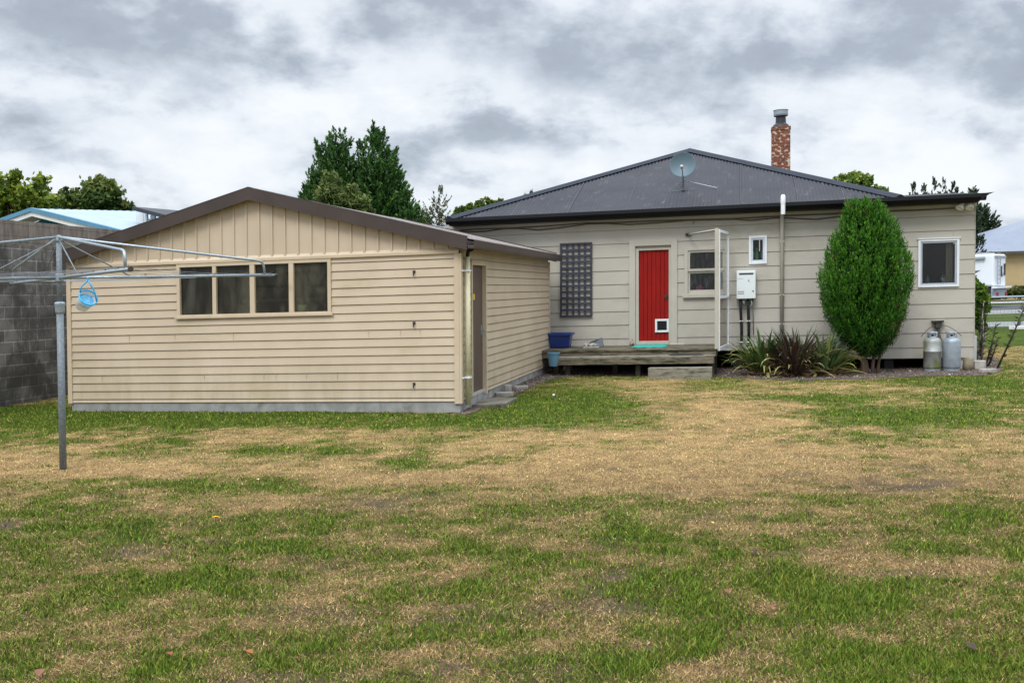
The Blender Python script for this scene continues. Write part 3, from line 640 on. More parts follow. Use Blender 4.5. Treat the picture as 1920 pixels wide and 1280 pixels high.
# red door
sx0,sx1,_,sz1=door; lf=WR(1198,469,1254,639,HB+.05)
mb=MB(); tw=.13; mb.box(sx0,sx0+tw,HB-.04,HB+.06,dk,sz1); mb.box(sx1-tw,sx1,HB-.04,HB+.06,dk,sz1); mb.box(sx0+tw,sx1-tw,HB-.042,HB+.06,sz1-tw,sz1)
mb.box(sx0+tw,lf[0],HB+.005,HB+.10,dk,lf[3]+.05); mb.box(lf[1],sx1-tw,HB+.01,HB+.10,dk,lf[3]+.05); mb.box(lf[0],lf[1],HB+.01,HB+.10,lf[3],lf[3]+.05); mb.box(sx0+tw,sx1-tw,HB+.03,HB+.06,lf[3]+.05,sz1-tw)
mb.box(lf[0],lf[1],HB-.005,HB+.10,dk-.02,lf[2])
df=mb.build('door_frame',GREYT,hs,bevel=.004)
mb=MB(); nb=7; bw=(lf[1]-lf[0])/nb
for i in range(nb): mb.prism([(lf[0]+i*bw+.0,HB+.065),(lf[0]+i*bw+.006,HB+.055),(lf[0]+(i+1)*bw-.006,HB+.055),(lf[0]+(i+1)*bw,HB+.065)],'z',lf[2],lf[3])
mb.box(lf[0],lf[1],HB+.066,HB+.09,lf[2],lf[3])
dr=mb.build('door',RED,hs)
cf=WR(1228,598,1254,623,HB)
mb=MB(); mb.frame(cf[0],cf[1],HB+.02,HB+.054,cf[2],cf[3],.045); cat=mb.build('cat_flap',WHITEP,dr,bevel=.006)
mb=MB(); mb.box(cf[0]+.045,cf[1]-.045,HB+.035,HB+.05,cf[2]+.045,cf[3]-.045); mb.build('flap',mat('black_flap',(.006,.007,.008),None,3,.3),cat)
hz_=W(1252,556,HB)[1]; hx_=lf[1]-.04
mb=MB(); mb.tube([(hx_,HB+.055,hz_),(hx_,HB+.0,hz_),(hx_-.07,HB-.005,hz_)],.012,8); mb.box(hx_-.02,hx_+.02,HB+.045,HB+.054,hz_-.08,hz_+.05); mb.build('handle',RUST,dr)
# sash window beside the door
a,b,c,d_=hwin; mb=MB(); mb.frame(a,b,HB-.035,HB+.06,c,d_,.075,.03); mb.box(a-.03,b+.03,HB-.075,HB+.0,c-.06,c-.001)
wf=mb.build('window',GREYT,hs,bevel=.004); mid=W(1312,508,HB)[1]
mb=MB(); mb.frame(a+.075,b-.075,HB-.01,HB+.02,mid,d_-.075,.045,.05); mb.frame(a+.075,b-.075,HB+.022,HB+.05,c+.03,mid-.001,.045,.07); mb.build('sash',GREYT,wf)
mb=MB(); mb.add([(a+.12,HB+.01,mid),(b-.12,HB+.01,mid),(b-.12,HB+.01,d_-.1),(a+.12,HB+.01,d_-.1)],[(0,1,2,3)]); mb.build('pane',GLASSO,wf)
mb=MB(); mb.add([(a+.12,HB+.035,c+.06),(b-.12,HB+.035,c+.06),(b-.12,HB+.035,mid),(a+.12,HB+.035,mid)],[(0,1,2,3)]); mb.build('pane',GLASSO,wf)
# small white window
a,b,c,d_=swin; mb=MB(); mb.frame(a,b,HB-.04,HB+.04,c,d_,.05); wf=mb.build('window',WHITE,hs,bevel=.005)
mb=MB(); mb.frame(a+.05,b-.05,HB-.025,HB+.02,c+.05,d_-.05,.035); mb.build('sash',mat('pale_blue_sash',(.55,.64,.72)),wf,bevel=.003)
mb=MB(); mb.add([(a+.08,HB+.0,c+.08),(b-.08,HB+.0,c+.08),(b-.08,HB+.0,d_-.08),(a+.08,HB+.0,d_-.08)],[(0,1,2,3)]); mb.build('pane',GLASSH,wf)
# big corner window
a,b,c,d_=cwin; mb=MB(); mb.frame(a,b,HB-.045,HB+.05,c,d_,.045); mb.box(a-.02,b+.02,HB-.06,HB-.02,d_+.001,d_+.02); wf=mb.build('window',WHITE,hs,bevel=.004,)
mb=MB(); mb.frame(a+.045,b-.045,HB-.03,HB+.03,c+.045,d_-.045,.035); mb.build('sash',mat('grey_blue_sash',(.40,.45,.52)),wf,bevel=.003)
mb=MB(); mb.add([(a+.08,HB+.0,c+.08),(b-.08,HB+.0,c+.08),(b-.08,HB+.0,d_-.08),(a+.08,HB+.0,d_-.08)],[(0,1,2,3)]); mb.build('pane',GLASSH,wf)
mb=MB(); xx=b-.18
mb.add(sum([[(xx-.04+.04*i*.5,HB+.12+.02*(i%2),c),(xx-.04+.04*i*.5,HB+.12+.02*(i%2),d_-.05)] for i in range(8)],[]),[(2*i,2*i+2,2*i+3,2*i+1) for i in range(7)]); mb.build('curtain',mat('beige_curtain',(.42,.38,.28)),wf)
# vent pipe
vb=GU-.17; vx=W(1468,450,vb)[0]
mb=MB(); vz0=W(1468,372,vb)[1]; vz1=W(1468,395,vb)[1]
mb.tube([(vx,HB-.07,.36),(vx,HB-.07,vz1-.05),(vx,HB-.1,vz1+.0),(vx,vb,vz1+.1),(vx,vb,vz0+.0)],.040,12)
vp=mb.build('vent_pipe',mat('cream_vent_pipe',(.52,.49,.44)),hs,smooth=True)
mb=MB(); mb.lathe([(.044,0),(.048,.02),(.048,.15),(.034,.19),(.0,.20)],(vx,vb,vz0-.12),14); mb.lathe([(.0435,-.2),(.0435,0)],(vx,vb,vz0-.12),14); mb.build('vent_cap',WHITE,vp,smooth=True)
mb=MB()
for z in (2.65,1.55,.95): mb.box(vx-.045,vx+.045,HB-.105,HB-.02,z-.012,z+.012)
builds(mb,'pipe_bracket',GREYT,vp)
# cables under the eave
CAB=mat('cable_sheath',(.10,.095,.075),(.07,.065,.05),20,.6)
def cable(pxs,r=.008,sag=0):
    mb=MB(); pts=[]
    for (x,y) in pxs:
        bx,z=W(x,y,HB-.05); pts.append(Vector((bx,HB-.045,z)))
    out=[]
    for i in range(len(pts)-1):
        for k in range(8):
            f=k/8; q=pts[i].lerp(pts[i+1],f); out.append(q)
    out.append(pts[-1]); mb.tube(out,r,6); mb.build('cable',CAB,hs,smooth=True)
cable([(862,433),(880,434.5),(910,433.5),(940,429),(970,428),(1010,431),(1050,427),(1100,420),(1140,419),(1180,421),(1240,417),(1290,413),(1375,411),(1410,413),(1460,408),(1530,411),(1590,404)],.013)
cable([(860,432),(900,429),(960,427.5),(1020,424),(1100,418),(1160,417),(1240,413.5),(1300,412),(1375,410),(1430,407),(1480,404),(1560,401),(1650,396),(1720,394),(1795,390)],.012)
cable([(1300,420),(1301,414)],.006)

# ---- satellite dish on the roof
def roofpt(px,py):
    by=9.
    for _ in range(30):
        bx,z=W(px,py,by); zr=EZH+slope*(by-GU); by+=(z-zr)*1.2
    return bx,by,z
rb=roofpt(1281,357); dish=Bthing('satellite_dish','round grey satellite dish on a galvanised mast bolted to the charcoal roof','dish',rb[0],rb[1],rb[2])
dc=W(1280,309,rb[1]-.15); dcx,dcz=dc[0]-rb[0],dc[1]-rb[2]; DR=.275
DISHM=mat('blue_grey_dish_paint',(.10,.155,.185),(.085,.135,.165),3,.5)
M_=Matrix.Translation((dcx,-.15,dcz))@Matrix.Rotation(R(90-12),4,'X')      # dish axis towards the camera, tilted up
mb=MB(M_); prof=[(0.001,-.06)]+[(DR*f,-.06+.075*f*f) for f in (.2,.4,.6,.8,.93,1)]+[(DR+.008,.018),(DR+.008,.006),(DR*.9,-.012),(DR*.5,-.052),(.001,-.072)]
mb.lathe(prof,n=36); mb.build('reflector',DISHM,dish,smooth=True)
mb=MB(); mb.tube([(0,0,.0),(.0,0,dcz-.22),(dcx*.5,-.05,dcz-.1)],.022,10); mb.build('mast',GALV,dish,smooth=True)
mb=MB(); mb.tube([(dcx-.0,-.13,dcz-DR*.95),(dcx+.01,-.42,dcz-.16),(dcx,-.47,dcz-.1)],.011,8); ar=mb.build('feed_arm',GALV,dish,smooth=True)
mb=MB(Matrix.Translation((dcx,-.47,dcz-.09))@Matrix.Rotation(R(80),4,'X')); mb.lathe([(0,-.06),(.03,-.06),(.03,.0),(.018,.01),(.018,.04),(.038,.06),(.0,.065)],n=14); mb.build('receiver',mat('pale_plastic',(.5,.5,.48)),ar,smooth=True)
sb=roofpt(1344,354)
mb=MB(); mb.tube([(0,0,.22),(sb[0]-rb[0],sb[1]-rb[1],sb[2]-rb[2]+.02)],.010,6)
mb.tube([(-.0,0,.22),(-.1,.5,.5*slope+.02)],.010,6); builds(mb,'stay',GALV,dish)
mb=MB(); mb.box(-.26,.22,-.02,.03,-.015,.012); mb.box(-.05,.05,-.05,.05,.0,.02); mb.build('base_plate',GALVD,dish)

# ---- twin flood light
fb=W(1812,383,HB-.05); fl_=Bthing('flood_light','white twin security flood light under the right hand eave of the house','light',fb[0],HB-.036,fb[1])
for s_,rx_,t1 in ((-.13,-.55,R(28)),(.03,.03,R(4))):
    mb=MB(Matrix.Translation((s_,-.17,-.03))@Matrix.Rotation(R(-25),4,'X')@Matrix.Rotation(t1,4,'Y')); mb.lathe([(.0,.07),(.035,.07),(.045,.0),(.072,-.045),(.078,-.075),(.066,-.07),(.0,-.05)],n=20); mb.build('lamp_head',mat('ivory_plastic',(.85,.84,.78)),fl_,smooth=True)
mb=MB(); mb.box(-.09,.05,-.03,.0,-.02,.06); mb.tube([(-.04,-.02,.02),(-.12,-.09,.05)],.012,6); mb.tube([(.0,-.02,.02),(.03,-.09,.05)],.012,6); mb.build('bracket',mat('ivory_bracket',(.5,.48,.4)),fl_)

# ---- trellis
tr=WR(1050,455,1110,594,HB-.06); t_=Bthing('trellis','navy blue square lattice trellis hung on the grey wall','trellis',(tr[0]+tr[1])/2,HB-.033,tr[2])
wT,hT=tr[1]-tr[0],tr[3]-tr[2]; mb=MB(); nv,nh=6,13; sw=.052
for i in range(nv):
    x=-wT/2+sw/2+(wT-sw)*i/(nv-1); 
    if 0<i<nv-1: mb.box(x-sw*.5,x+sw*.5,-.010,.0,0.01,hT-.01)
mb.build('upright_slat',NAVY,t_)
mb=MB()
for i in range(1,nh-1):
    z=sw/2+(hT-sw)*i/(nh-1); mb.box(-wT/2+.01,wT/2-.01,-.0201,-.0101,z-sw*.47,z+sw*.47)
mb.build('cross_slat',NAVY,t_)
mb=MB(); mb.frame(-wT/2,wT/2,-.034,.012,0,hT,.04); mb.build('frame',NAVY,t_,bevel=.003)

# ---- water heater
wh=WR(1381,507,1417,560,HB-.2); t_=Bthing('water_heater','white gas water heater box on the grey wall with black pipes below','water heater',(wh[0]+wh[1])/2,HB-.02,wh[2]); w2=(wh[1]-wh[0])/2; hh_=wh[3]-wh[2]
mb=MB(); mb.box(-w2,w2,-.19,0,0,hh_); case=mb.build('case',WHITEP,t_,bevel=.012)
mb=MB(); mb.frame(-w2*.72,w2*.75,-.196,-.1905,hh_*.855,hh_*.91,.004); mb.box(-w2*.72+.005,w2*.75-.005,-.1935,-.191,hh_*.855+.005,hh_*.91-.005); mb.build('exhaust_slot',mat('dark_slot',(.03,.045,.045)),case)
mb=MB(); mb.tube([(w2*.72,-.19,hh_*.27),(w2*.72,-.2,hh_*.27)],.014,10); mb.build('knob',DMAT,case)
def text(body,size,x,y,z,mt,par,name='lettering'):
    cu=bpy.data.curves.new(name,'FONT'); cu.body=body; cu.size=size; cu.extrude=.0008; cu.align_x='LEFT'
    o=bpy.data.objects.new(name,cu); C.objects.link(o); dg=bpy.context.evaluated_depsgraph_get()
    me=bpy.data.meshes.new_from_object(o.evaluated_get(dg)); C.objects.unlink(o); bpy.data.objects.remove(o)
    me.transform(Matrix.Translation((x,y,z))@Matrix.Rotation(R(90),4,'X')); me.name=name
    q=bpy.data.objects.new(name,me); C.objects.link(q); me.materials.clear(); me.materials.append(mt); q.parent=par; return q
GT=mat('grey_print',(.30,.33,.34)); RT=mat('dull_red_print',(.30,.16,.17))
mb=MB()
# faint printing too small to read in the photograph: short bars
for k,(x0,x1,zz,hz0,) in enumerate(((-w2*.9,-w2*.3,.705,.012),)): mb.box(x0,x1,-.192,-.1905,hh_*zz,hh_*zz+hz0)
mb.build('print_line',mat('pale_print',(.50,.54,.54)),case)
mb=MB()
for zz,x1 in ((.235,-.28),(.165,-.2)):
    x=-w2*.88
    while x<w2*x1: mb.box(x,x+.014,-.192,-.1905,hh_*zz,hh_*zz+.022); x+=.019
mb.build('print_block',RT,case)
mb=MB(); mb.prism([(w2*.18,hh_*.66),(w2*.34,hh_*.70),(w2*.30,hh_*.64),(w2*.46,hh_*.585),(w2*.2,hh_*.61)],'y',-.192,-.1905); mb.build('emblem',GT,case)
mb=MB()
for x0,x1 in ((-.115,-.09),(.04,.055)): mb.tube([(x0,-.11,-.0),(x0+.005,-.11,-.2),(x1-.0,-.09,-.6),(x1,-.07,-.93)],.030,10)
builds(mb,'pipe',PIPEB,t_,smooth=True)
mb=MB(); mb.tube([(.135,-.1,0),(.14,-.08,-.25),(.15,-.06,-.75)],.010,8); mb.build('conduit',mat('grey_conduit',(.12,.12,.11)),t_,smooth=True)
mb=MB(); mb.tube([(.1,-.12,-.02),(.12,-.14,-.1),(.07,-.16,-.2)],.011,8); mb.tube([(-.05,-.12,-.03),(-.04,-.13,-.13)],.02,8); mb.build('valve',GALV,t_,smooth=True)
mb=MB()
for x in (-.10,.048):
    for z in (-.46,-.9): mb.box(x-.035,x+.04,-.125,-.03,z-.01,z+.01)
builds(mb,'pipe_clip',WHITE,t_)

# ---- bottle, pink tub, dish-rack things inside windows
a=WR(1412,452,1431,489,HB+.1); bx=W(1419,485,HB+.12)
t_=Bthing('detergent_bottle','bright green bottle standing inside the small white framed window','bottle',bx[0],HB+.12,swin[2]+.07)
mb=MB(); mb.lathe([(0,0),(.036,0),(.038,.02),(.038,.14),(.02,.19),(.018,.23),(0,.23)],n=16); mb.build('bottle_body',LIME,t_,smooth=True)
mb=MB(); mb.lathe([(.021,.23),(.021,.27),(0,.275)],n=12); mb.build('cap',LIME,t_)
for px,c_,n_ in ((1412,(.25,.5,.6),'pale blue tumbler left of the green bottle in the small window'),(1429,(.35,.5,.55),'grey blue tumbler right of the green bottle in the small window')):
    bx=W(px,485,HB+.12); t_=Bthing('tumbler',n_,'tumbler',bx[0],HB+.13,swin[2]+.07); mb=MB(); mb.lathe([(0,0),(.024,0),(.03,.2),(.025,.2),(.02,.01)],n=14); mb.build('tumbler_body',mat('tumbler_plastic',c_),t_,smooth=True)
bx=W(1312,535,HB+.0); t_=Bthing('soap_tub','pink plastic tub standing behind the frosted lower sash beside the door','tub',bx[0],HB+.045,hwin[2]+.07)
mb=MB(); mb.prism([(-.085,0),(.085,0),(.078,.09),(.05,.1),(.03,.135),(-.04,.135),(-.05,.1),(-.085,.09)],'y',0,.03); mb.build('tub_body',PINK,t_,bevel=.006)
bx=W(1779,530,HB+.15); t_=Bthing('dish_rack','pale plastic dish rack on the bench inside the large corner window','rack',bx[0],HB+.2,cwin[2]+.09)
mb=MB(); mb.prism([(-.11,0),(.11,0),(.14,.09),(-.14,.09)],'y',0,.2)
for i in range(6): mb.tube([(-.12+.045*i,0,.09),(-.1+.045*i,.02,.15),(-.08+.045*i,.1,.1)],.008,6)
mb.build('rack_body',mat('pale_rack',(.55,.58,.60)),t_,bevel=.006)
bx=W(1740,525,HB+.15); t_=Bthing('spray_bottle','small teal bottle on the bench inside the large corner window','bottle',bx[0],HB+.2,cwin[2]+.08)
mb=MB(); mb.lathe([(0,0),(.035,0),(.035,.1),(.012,.13),(.012,.17),(0,.17)],n=14); mb.build('bottle_body',mat('teal_bottle',(.05,.25,.17)),t_,smooth=True)
t_=Bthing('kitchen_bench','dark bench with tap inside the large corner window','bench',(cwin[0]+cwin[1])/2,HB+.1,cwin[2]+.0)
mb=MB(); mb.box(-.55,.4,0,.6,.03,.07); mb.build('bench_top',mat('bench_top_dark',(.05,.05,.05)),t_)

# ---- deck and steps
dy0,dy1=5.95,HB-.02; dx0=-.05; dx1=W(1345,655,dy0)[0]
deck=Bthing('deck','weathered grey timber deck with a lower tread below the red door','deck',dx0,dy0,0)
mb=MB(); y=dy0; nbd=10; bw=(dy1-dy0)/nbd
for i in range(nbd): mb.box(-.0,dx1-dx0,(i*bw)+.003,((i+1)*bw)-.003,.52+.001*(i%3),.558+.002*(i%2))
mb.build('decking',WOOD,deck,bevel=.004)
mb=MB(); mb.box(.02,dx1-dx0-.02,.03,.07,.40,.518); mb.box(dx1-dx0-.06,dx1-dx0-.02,.07,1.4,.38,.518); builds(mb,'joist',WOOD,deck,bevel=.004)
mb=MB(); X0=W(1043,667,5.6)[0]-dx0; X1=W(1340,670,5.6)[0]-dx0
mb.box(X0,X1,-.36,-.19,.405,.44); mb.box(X0,X1,-.18,.02,.402,.438); st_=mb.build('tread',WOODL,deck,bevel=.004)
mb=MB(); mb.box(X0-.01,X1-.02,-.375,-.335,.285,.404); mb.box(X1-.05,X1-.01,-.33,.02,.285,.404); builds(mb,'riser',WOOD,deck,bevel=.004)
mb=MB()
for x in (.6,2.,X1-.1,):
    mb.box(x,x+.09,-.25,-.16,-.1,.40)
for x in (.3,1.5,dx1-dx0-.2): mb.box(x,x+.1,.1,.2,-.1,.4)
mb.box(dx1-dx0-.16,dx1-dx0-.02,.4,.52,-.1,.38)
builds(mb,'post',mat('shaded_post_timber',(.05,.045,.035),(.03,.028,.02),6,.9),deck)  # post timber coloured dark to carry the shade under the deck
b0,z0=W(1215,690,5.25); b1,_=W(1335,690,5.25)
stp=Bthing('timber_step','low weathered timber sleeper step on the ground before the deck','step',(b0+b1)/2,5.25,0)
hw=(b1-b0)/2; mb=MB(); mb.box(-hw,hw,0,.13,.0,z0); mb.box(-hw+.0,hw,.14,.27,.0,z0-.004); builds(mb,'sleeper',WOODL,stp,bevel=.008)
# mats
def matobj(name,label,x0,x1,y0,y1,z,m_,th=.014):
    t_=Bthing(name,label,'mat',(x0+x1)/2,(y0+y1)/2,z); hx,hy=(x1-x0)/2,(y1-y0)/2
    mb=MB(); nx_,ny_=16,8; vs=[];fs=[]
    for j in range(ny_+1):
        for i in range(nx_+1):
            u,v_=i/nx_,j/ny_; e=min(u,1-u,v_,1-v_); vs.append((-hx+2*hx*u+.03*math.sin(v_*7)*(0 if 0<i<nx_ else 1),-hy+2*hy*v_,th*min(1,e*12)+.004*math.sin(i*1.3+j)+.003))
    fs=[(j*(nx_+1)+i,j*(nx_+1)+i+1,(j+1)*(nx_+1)+i+1,(j+1)*(nx_+1)+i) for j in range(ny_) for i in range(nx_)]
    mb.add(vs,fs); mb.build('mat_body',m_,t_,smooth=True)
ma=W(1185,650,6.5)[0]; mb_=W(1240,650,6.5)[0]
matobj('door_mat','teal door mat lying on the deck before the red door',ma,mb_+.1,6.35,7.15,.565,TEAL,.03)
ma=W(1255,664,5.8)[0]; mb_=W(1318,664,5.8)[0]
matobj('rubber_mat','dark rubber mat lying on the lower deck tread',ma,mb_,5.66,5.93,.444,DMAT)
# blue tub
def tub(name,label,cat,bx,by,z,w0,d0,h,m_,lid=True):
    t_=Bthing(name,label,cat,bx,by,z); a=w0/2; b=d0/2; k=.82
    mb=MB(); lo=[(-a*k,-b*k,0),(a*k,-b*k,0),(a*k,b*k,0),(-a*k,b*k,0)]; hi=[(-a,-b,h),(a,-b,h),(a,b,h),(-a,b,h)]
    mb.add(lo+hi,[(0,3,2,1),(0,1,5,4),(1,2,6,5),(2,3,7,6),(3,0,4,7)]); mb.build('body',m_,t_,bevel=.02)
    mb=MB(); mb.frame
    for (x0,x1,y0,y1) in ((-a-.025,a+.025,-b-.025,-b+.004),(-a-.025,a+.025,b-.004,b+.025),(-a-.025,-a+.004,-b+.005,b-.005),(a-.004,a+.025,-b+.005,b-.005)): mb.box(x0,x1,y0,y1,h-.045,h+.008)
    mb.build('rim',m_,t_,bevel=.006)
    return t_
bb=WR(1031,621,1073,648,6.9)
t_=tub('storage_tub','blue plastic storage tub on the left end of the deck','tub',(bb[0]+bb[1])/2,6.85,.565,(bb[1]-bb[0]),.38,bb[3]-bb[2]-.0,BLUEP)
mb=MB(); mb.box(-.17,.17,-.13,.13,.02,.2); mb.build('contents',mat('dark_contents',(.02,.03,.08)),t_)
# pale blue bucket
k0,kz0=W(1036,687,5.5); k1,kz1=W(1036,661,5.5)
t_=Bthing('bucket','faded light blue bucket on the ground by the garage corner','bucket',k0,5.6,kz0-.0)
hb=kz1-kz0; mb=MB(); mb.lathe([(.0,.0),(.085,.0),(.118,hb-.03),(.13,hb-.03),(.13,hb),(.112,hb),(.08,.012),(0,.012)],n=24); mb.build('bucket_body',LBLUE,t_,smooth=False)
mb=MB(); mb.tube([(.125*math.cos(q),-.02-.06*math.sin(q),hb-.01-.1*math.sin(q)) for q in [math.pi*i/10 for i in range(11)]],.004,6); mb.build('bail',GALV,t_)
# dustpan-like dark wedge, pale rag
k0=W(1117,647,6.9)[0]; t_=Bthing('dustpan','dark navy dustpan propped on the deck beside the blue tub','dustpan',k0,6.95,.565)
mb=MB(); mb.add([(-.17,-.02,.0),(.17,-.02,.0),(.12,.06,.19),(-.14,.05,.10),(-.17,.0,.0),(.17,.0,.0),(.12,.085,.19),(-.14,.075,.10)],[(0,1,2,3),(7,6,5,4),(0,4,5,1),(1,5,6,2),(2,6,7,3),(3,7,4,0)]); mb.build('pan',mat('navy_plastic',(.012,.025,.045),None,5,.4),t_,bevel=.006)
k0=W(1106,648,6.7)[0]; t_=Bthing('pair_of_shoes','pale grey and white worn shoes on the deck before the dustpan','shoes',k0,6.7,.565)
for i,(x,y,r_) in enumerate(((-.07,0,.3),(.08,-.02,-.4))):
    mb=MB(Matrix.Translation((x,y,0))@Matrix.Rotation(R(70)+r_,4,'Z')); mb.tube([(-.12,0,.035),(-.08,0,.05),(-.02,0,.055),(.05,0,.04),(.11,0,.03),(.135,0,.022)],[.02,.04,.045,.04,.036,.015],12); so_=mb.build('shoe',mat('pale_canvas',(.5,.48,.42),(.12,.12,.11),30,.8),t_,smooth=True)
    mb=MB(Matrix.Translation((x,y,0))@Matrix.Rotation(R(70)+r_,4,'Z')); mb.prism([(-.14,-.035),(.0,-.042),(.12,-.036),(.15,0),(.12,.036),(0,.042),(-.14,.035)],'z',0.002,.018); mb.build('sole',mat('white_rubber',(.65,.64,.6)),so_)
k0=W(1184,647,7.1)[0]; t_=Bthing('garden_ornament','small brown and white ornament standing at the foot of the red door frame','ornament',k0,7.2,.565)
mb=MB(); mb.lathe([(0,0),(.04,0),(.055,.03),(.04,.07),(.02,.09),(.028,.12),(.0,.145)],n=14); mb.build('ornament_body',mat('brown_white_glaze',(.45,.38,.32),(.08,.04,.02),25,.5),t_,smooth=True)
mb=MB(); mb.box(-.02,.02,-.09,0,0,.035); k1=W(1256,644,7.2)[0]; k2=W(1283,644,7.2)[0]
t_=Bthing('door_stop_board','narrow white board lying on the deck right of the teal mat','board',(k1+k2)/2,7.25,.562); mb=MB(); mb.box(-(k2-k1)/2,(k2-k1)/2,-.03,.03,0,.03); mb.build('board_body',mat('pale_board',(.55,.50,.44)),t_,bevel=.004)

# ---- windbreak screen at the right end of the deck
post=B2W(W(1343.5,650,dy0)[0],dy0,0)
pw=W(1343.5,640,dy0); ptz=W(1343.5,428,dy0)[1]
t_=Bthing('glass_screen','tall white framed glass windbreak screen at the right end of the deck','screen',pw[0],dy0,0)
# far edge of the panel near the wall
fe=W(1361.5,640,HB-.25); fx=fe[0]-pw[0]; fy=HB-.25-dy0
mb=MB(); mb.box(-.035,.035,-.03,.04,.54,ptz); mb.box(-.035,.035,-.03,.04,-.1,.38) if False else None; mb.build('post',mat('cream_post',(.46,.43,.35),None,4,.6,dirt=(.3,.28,.18),dscale=5),t_,bevel=.004)
ang=math.atan2(fx,fy); ln=math.hypot(fx,fy); Mx=Matrix.Translation((.04,.02,0))@Matrix.Rotation(-ang,4,'Z')
mb=MB(Mx)
for (ya,yb,za,zb) in ((0,.05,.50,ptz-.02),(ln-.05,ln,.50,ptz-.02),(.05,ln-.05,ptz-.075,ptz-.02),(.05,ln-.05,.50,.57),(.05,ln-.05,1.52,1.57)): mb.box(-.022,.022,ya,yb,za,zb)
mb.build('frame',WHITE,t_,bevel=.004)
mb=MB(Mx); mb.add([(0,.05,.57),(0,ln-.05,.57),(0,ln-.05,1.52),(0,.05,1.52)],[(0,1,2,3)]); mb.build('pane',glass('mesh_screen',(.55,.52,.45),(.22,.20,.15),.35,6),t_)
mb=MB(Mx); mb.add([(0,.05,1.57),(0,ln-.05,1.57),(0,ln-.05,ptz-.075),(0,.05,ptz-.075)],[(0,1,2,3)]); mb.build('pane',GLASSS,t_)
wb=W(1291,438,HB-.03); mb=MB(); p0=Vector((wb[0]-pw[0],HB-.03-dy0,wb[1]-.02)); p1=Vector((-.0,-.0,ptz-.03)); d=(p1-p0).normalized()
mb.tube([p0,p1],.022,4); mb.build('brace',mat('grey_brace',(.36,.34,.29)),t_)
mb=MB(); mb.box(p0.x-.06,p0.x+.06,p0.y-.02,p0.y+.02,p0.z-.03,p0.z+.03); mb.build('brace_bracket',RUST,t_)

# ---- gas cylinders
def gas(px0,px1,label,m_,band):
    by=6.95; a=W(px0,697,by); b=W(px1,697,by); r=(b[0]-a[0])/2; zt=W(px0,622,by)[1]; zb=-.03; h=zt-zb
    t_=Bthing('gas_cylinder',label,'gas cylinder',(a[0]+b[0])/2,by,zb,'gas cylinders against the house wall')
    mb=MB(); pr=[(r*.8,.07*h),(r*.95,.10*h),(r,.13*h),(r,.50*h)]+([(r*1.03,.505*h),(r*1.03,.52*h),(r,.525*h)] if band else [])+[(r,.74*h),(r*.96,.78*h),(r*.8,.83*h),(r*.55,.855*h),(0,.86*h)]
    mb.lathe(pr,n=32); mb.build('tank',m_,t_,smooth=True)
    mb=MB(); mb.lathe([(r*.93,0),(r*.93,.075*h),(r*.88,.075*h),(r*.88,0)],n=32); mb.build('foot_ring',GASR,t_)
    # collar with two openings
    mb=MB(); n=32; vs=[];fs=[]; zz=[.845*h,.885*h,.955*h,1.0*h]
    for z in zz:
        for k in range(n): q=2*math.pi*k/n; vs.append((r*.56*math.cos(q),r*.56*math.sin(q),z))
    for j in range(3):
        for k in range(n):
            q=math.degrees(2*math.pi*(k+.5)/n)
            if j==1 and (abs((q-270+180)%360-180)<33 or abs((q-90+180)%360-180)<33): continue
            fs.append((j*n+k,j*n+(k+1)%n,(j+1)*n+(k+1)%n,(j+1)*n+k))
    mb.add(vs,fs); oo=mb.build('collar',GASR,t_,smooth=True); so_=oo.modifiers.new('s','SOLIDIFY'); so_.thickness=.012
    mb=MB(); mb.lathe([(0,.85*h),(.03,.85*h),(.025,.93*h),(.0,.94*h)],n=12); mb.tube([(0,0,.92*h),(0,-.07,.92*h)],.014,8); mb.build('valve',RUST,t_)
    return t_
gas(1731,1765,'moss stained silver gas cylinder standing left of its cleaner twin',GASL,True); gas(1766.5,1801,'clean silver gas cylinder standing nearest the house corner',GASR,False)
r0=W(1760,604,HB-.1); t_=Bthing('gas_regulator','dark gas regulator box with two thin hoses above the cylinders','regulator',r0[0],HB-.02,r0[1])
mb=MB(); mb.box(-.11,.09,-.12,0,.0,.035); mb.box(-.06,.055,-.10,-.01,-.11,-.001); mb.tube([(0,-.05,-.1),(0.01,-.06,-.25),(.04,-.05,-.4)],[.03,.03,.05],10); mb.build('regulator_body',mat('weathered_regulator',(.09,.095,.08),(.04,.04,.035)),t_,bevel=.004)
mb=MB(); mb.box(-.13,.11,-.135,0,.036,.046); mb.build('cover',GREYT,t_)
def arc(p0,p1,p2): return [Vector(p0)*(1-f)**2+Vector(p1)*2*f*(1-f)+Vector(p2)*f*f for f in [i/12 for i in range(13)]]
for e in (-.33,.42):
    mb=MB(); mb.tube(arc((0,-.06,-.06),(e*.45,-.1,-.03),(e,-.12,-.28)),.007,6); mb.build('hose',CAB,t_,smooth=True)
# concrete block at the corner
k=W(1813,690,HB-.25); t_=Bthing('concrete_block','lichen covered round topped concrete block at the house corner','block',k[0],HB-.35,-.03)
mb=MB(); mb.lathe([(.0,0),(.105,0),(.10,.12),(.095,.22),(.07,.26),(0,.265)],n=14); mb.build('block_body',mat('lichen_concrete',(.26,.22,.15),(.15,.13,.08),8,.95,.6,30),t_,smooth=True)
k=W(1690,694,HB-.25)
# small downpipe box at the right end wall
t_=Bthing('meter_box','slim pale meter box fixed on the right end wall of the house','meter box',HR+.07,HB+.3,0); mb=MB(); mb.box(-.05,.05,0,.25,.08,.62); mb.build('box_body',mat('pale_grey_box',(.5,.53,.53)),t_,bevel=.006)
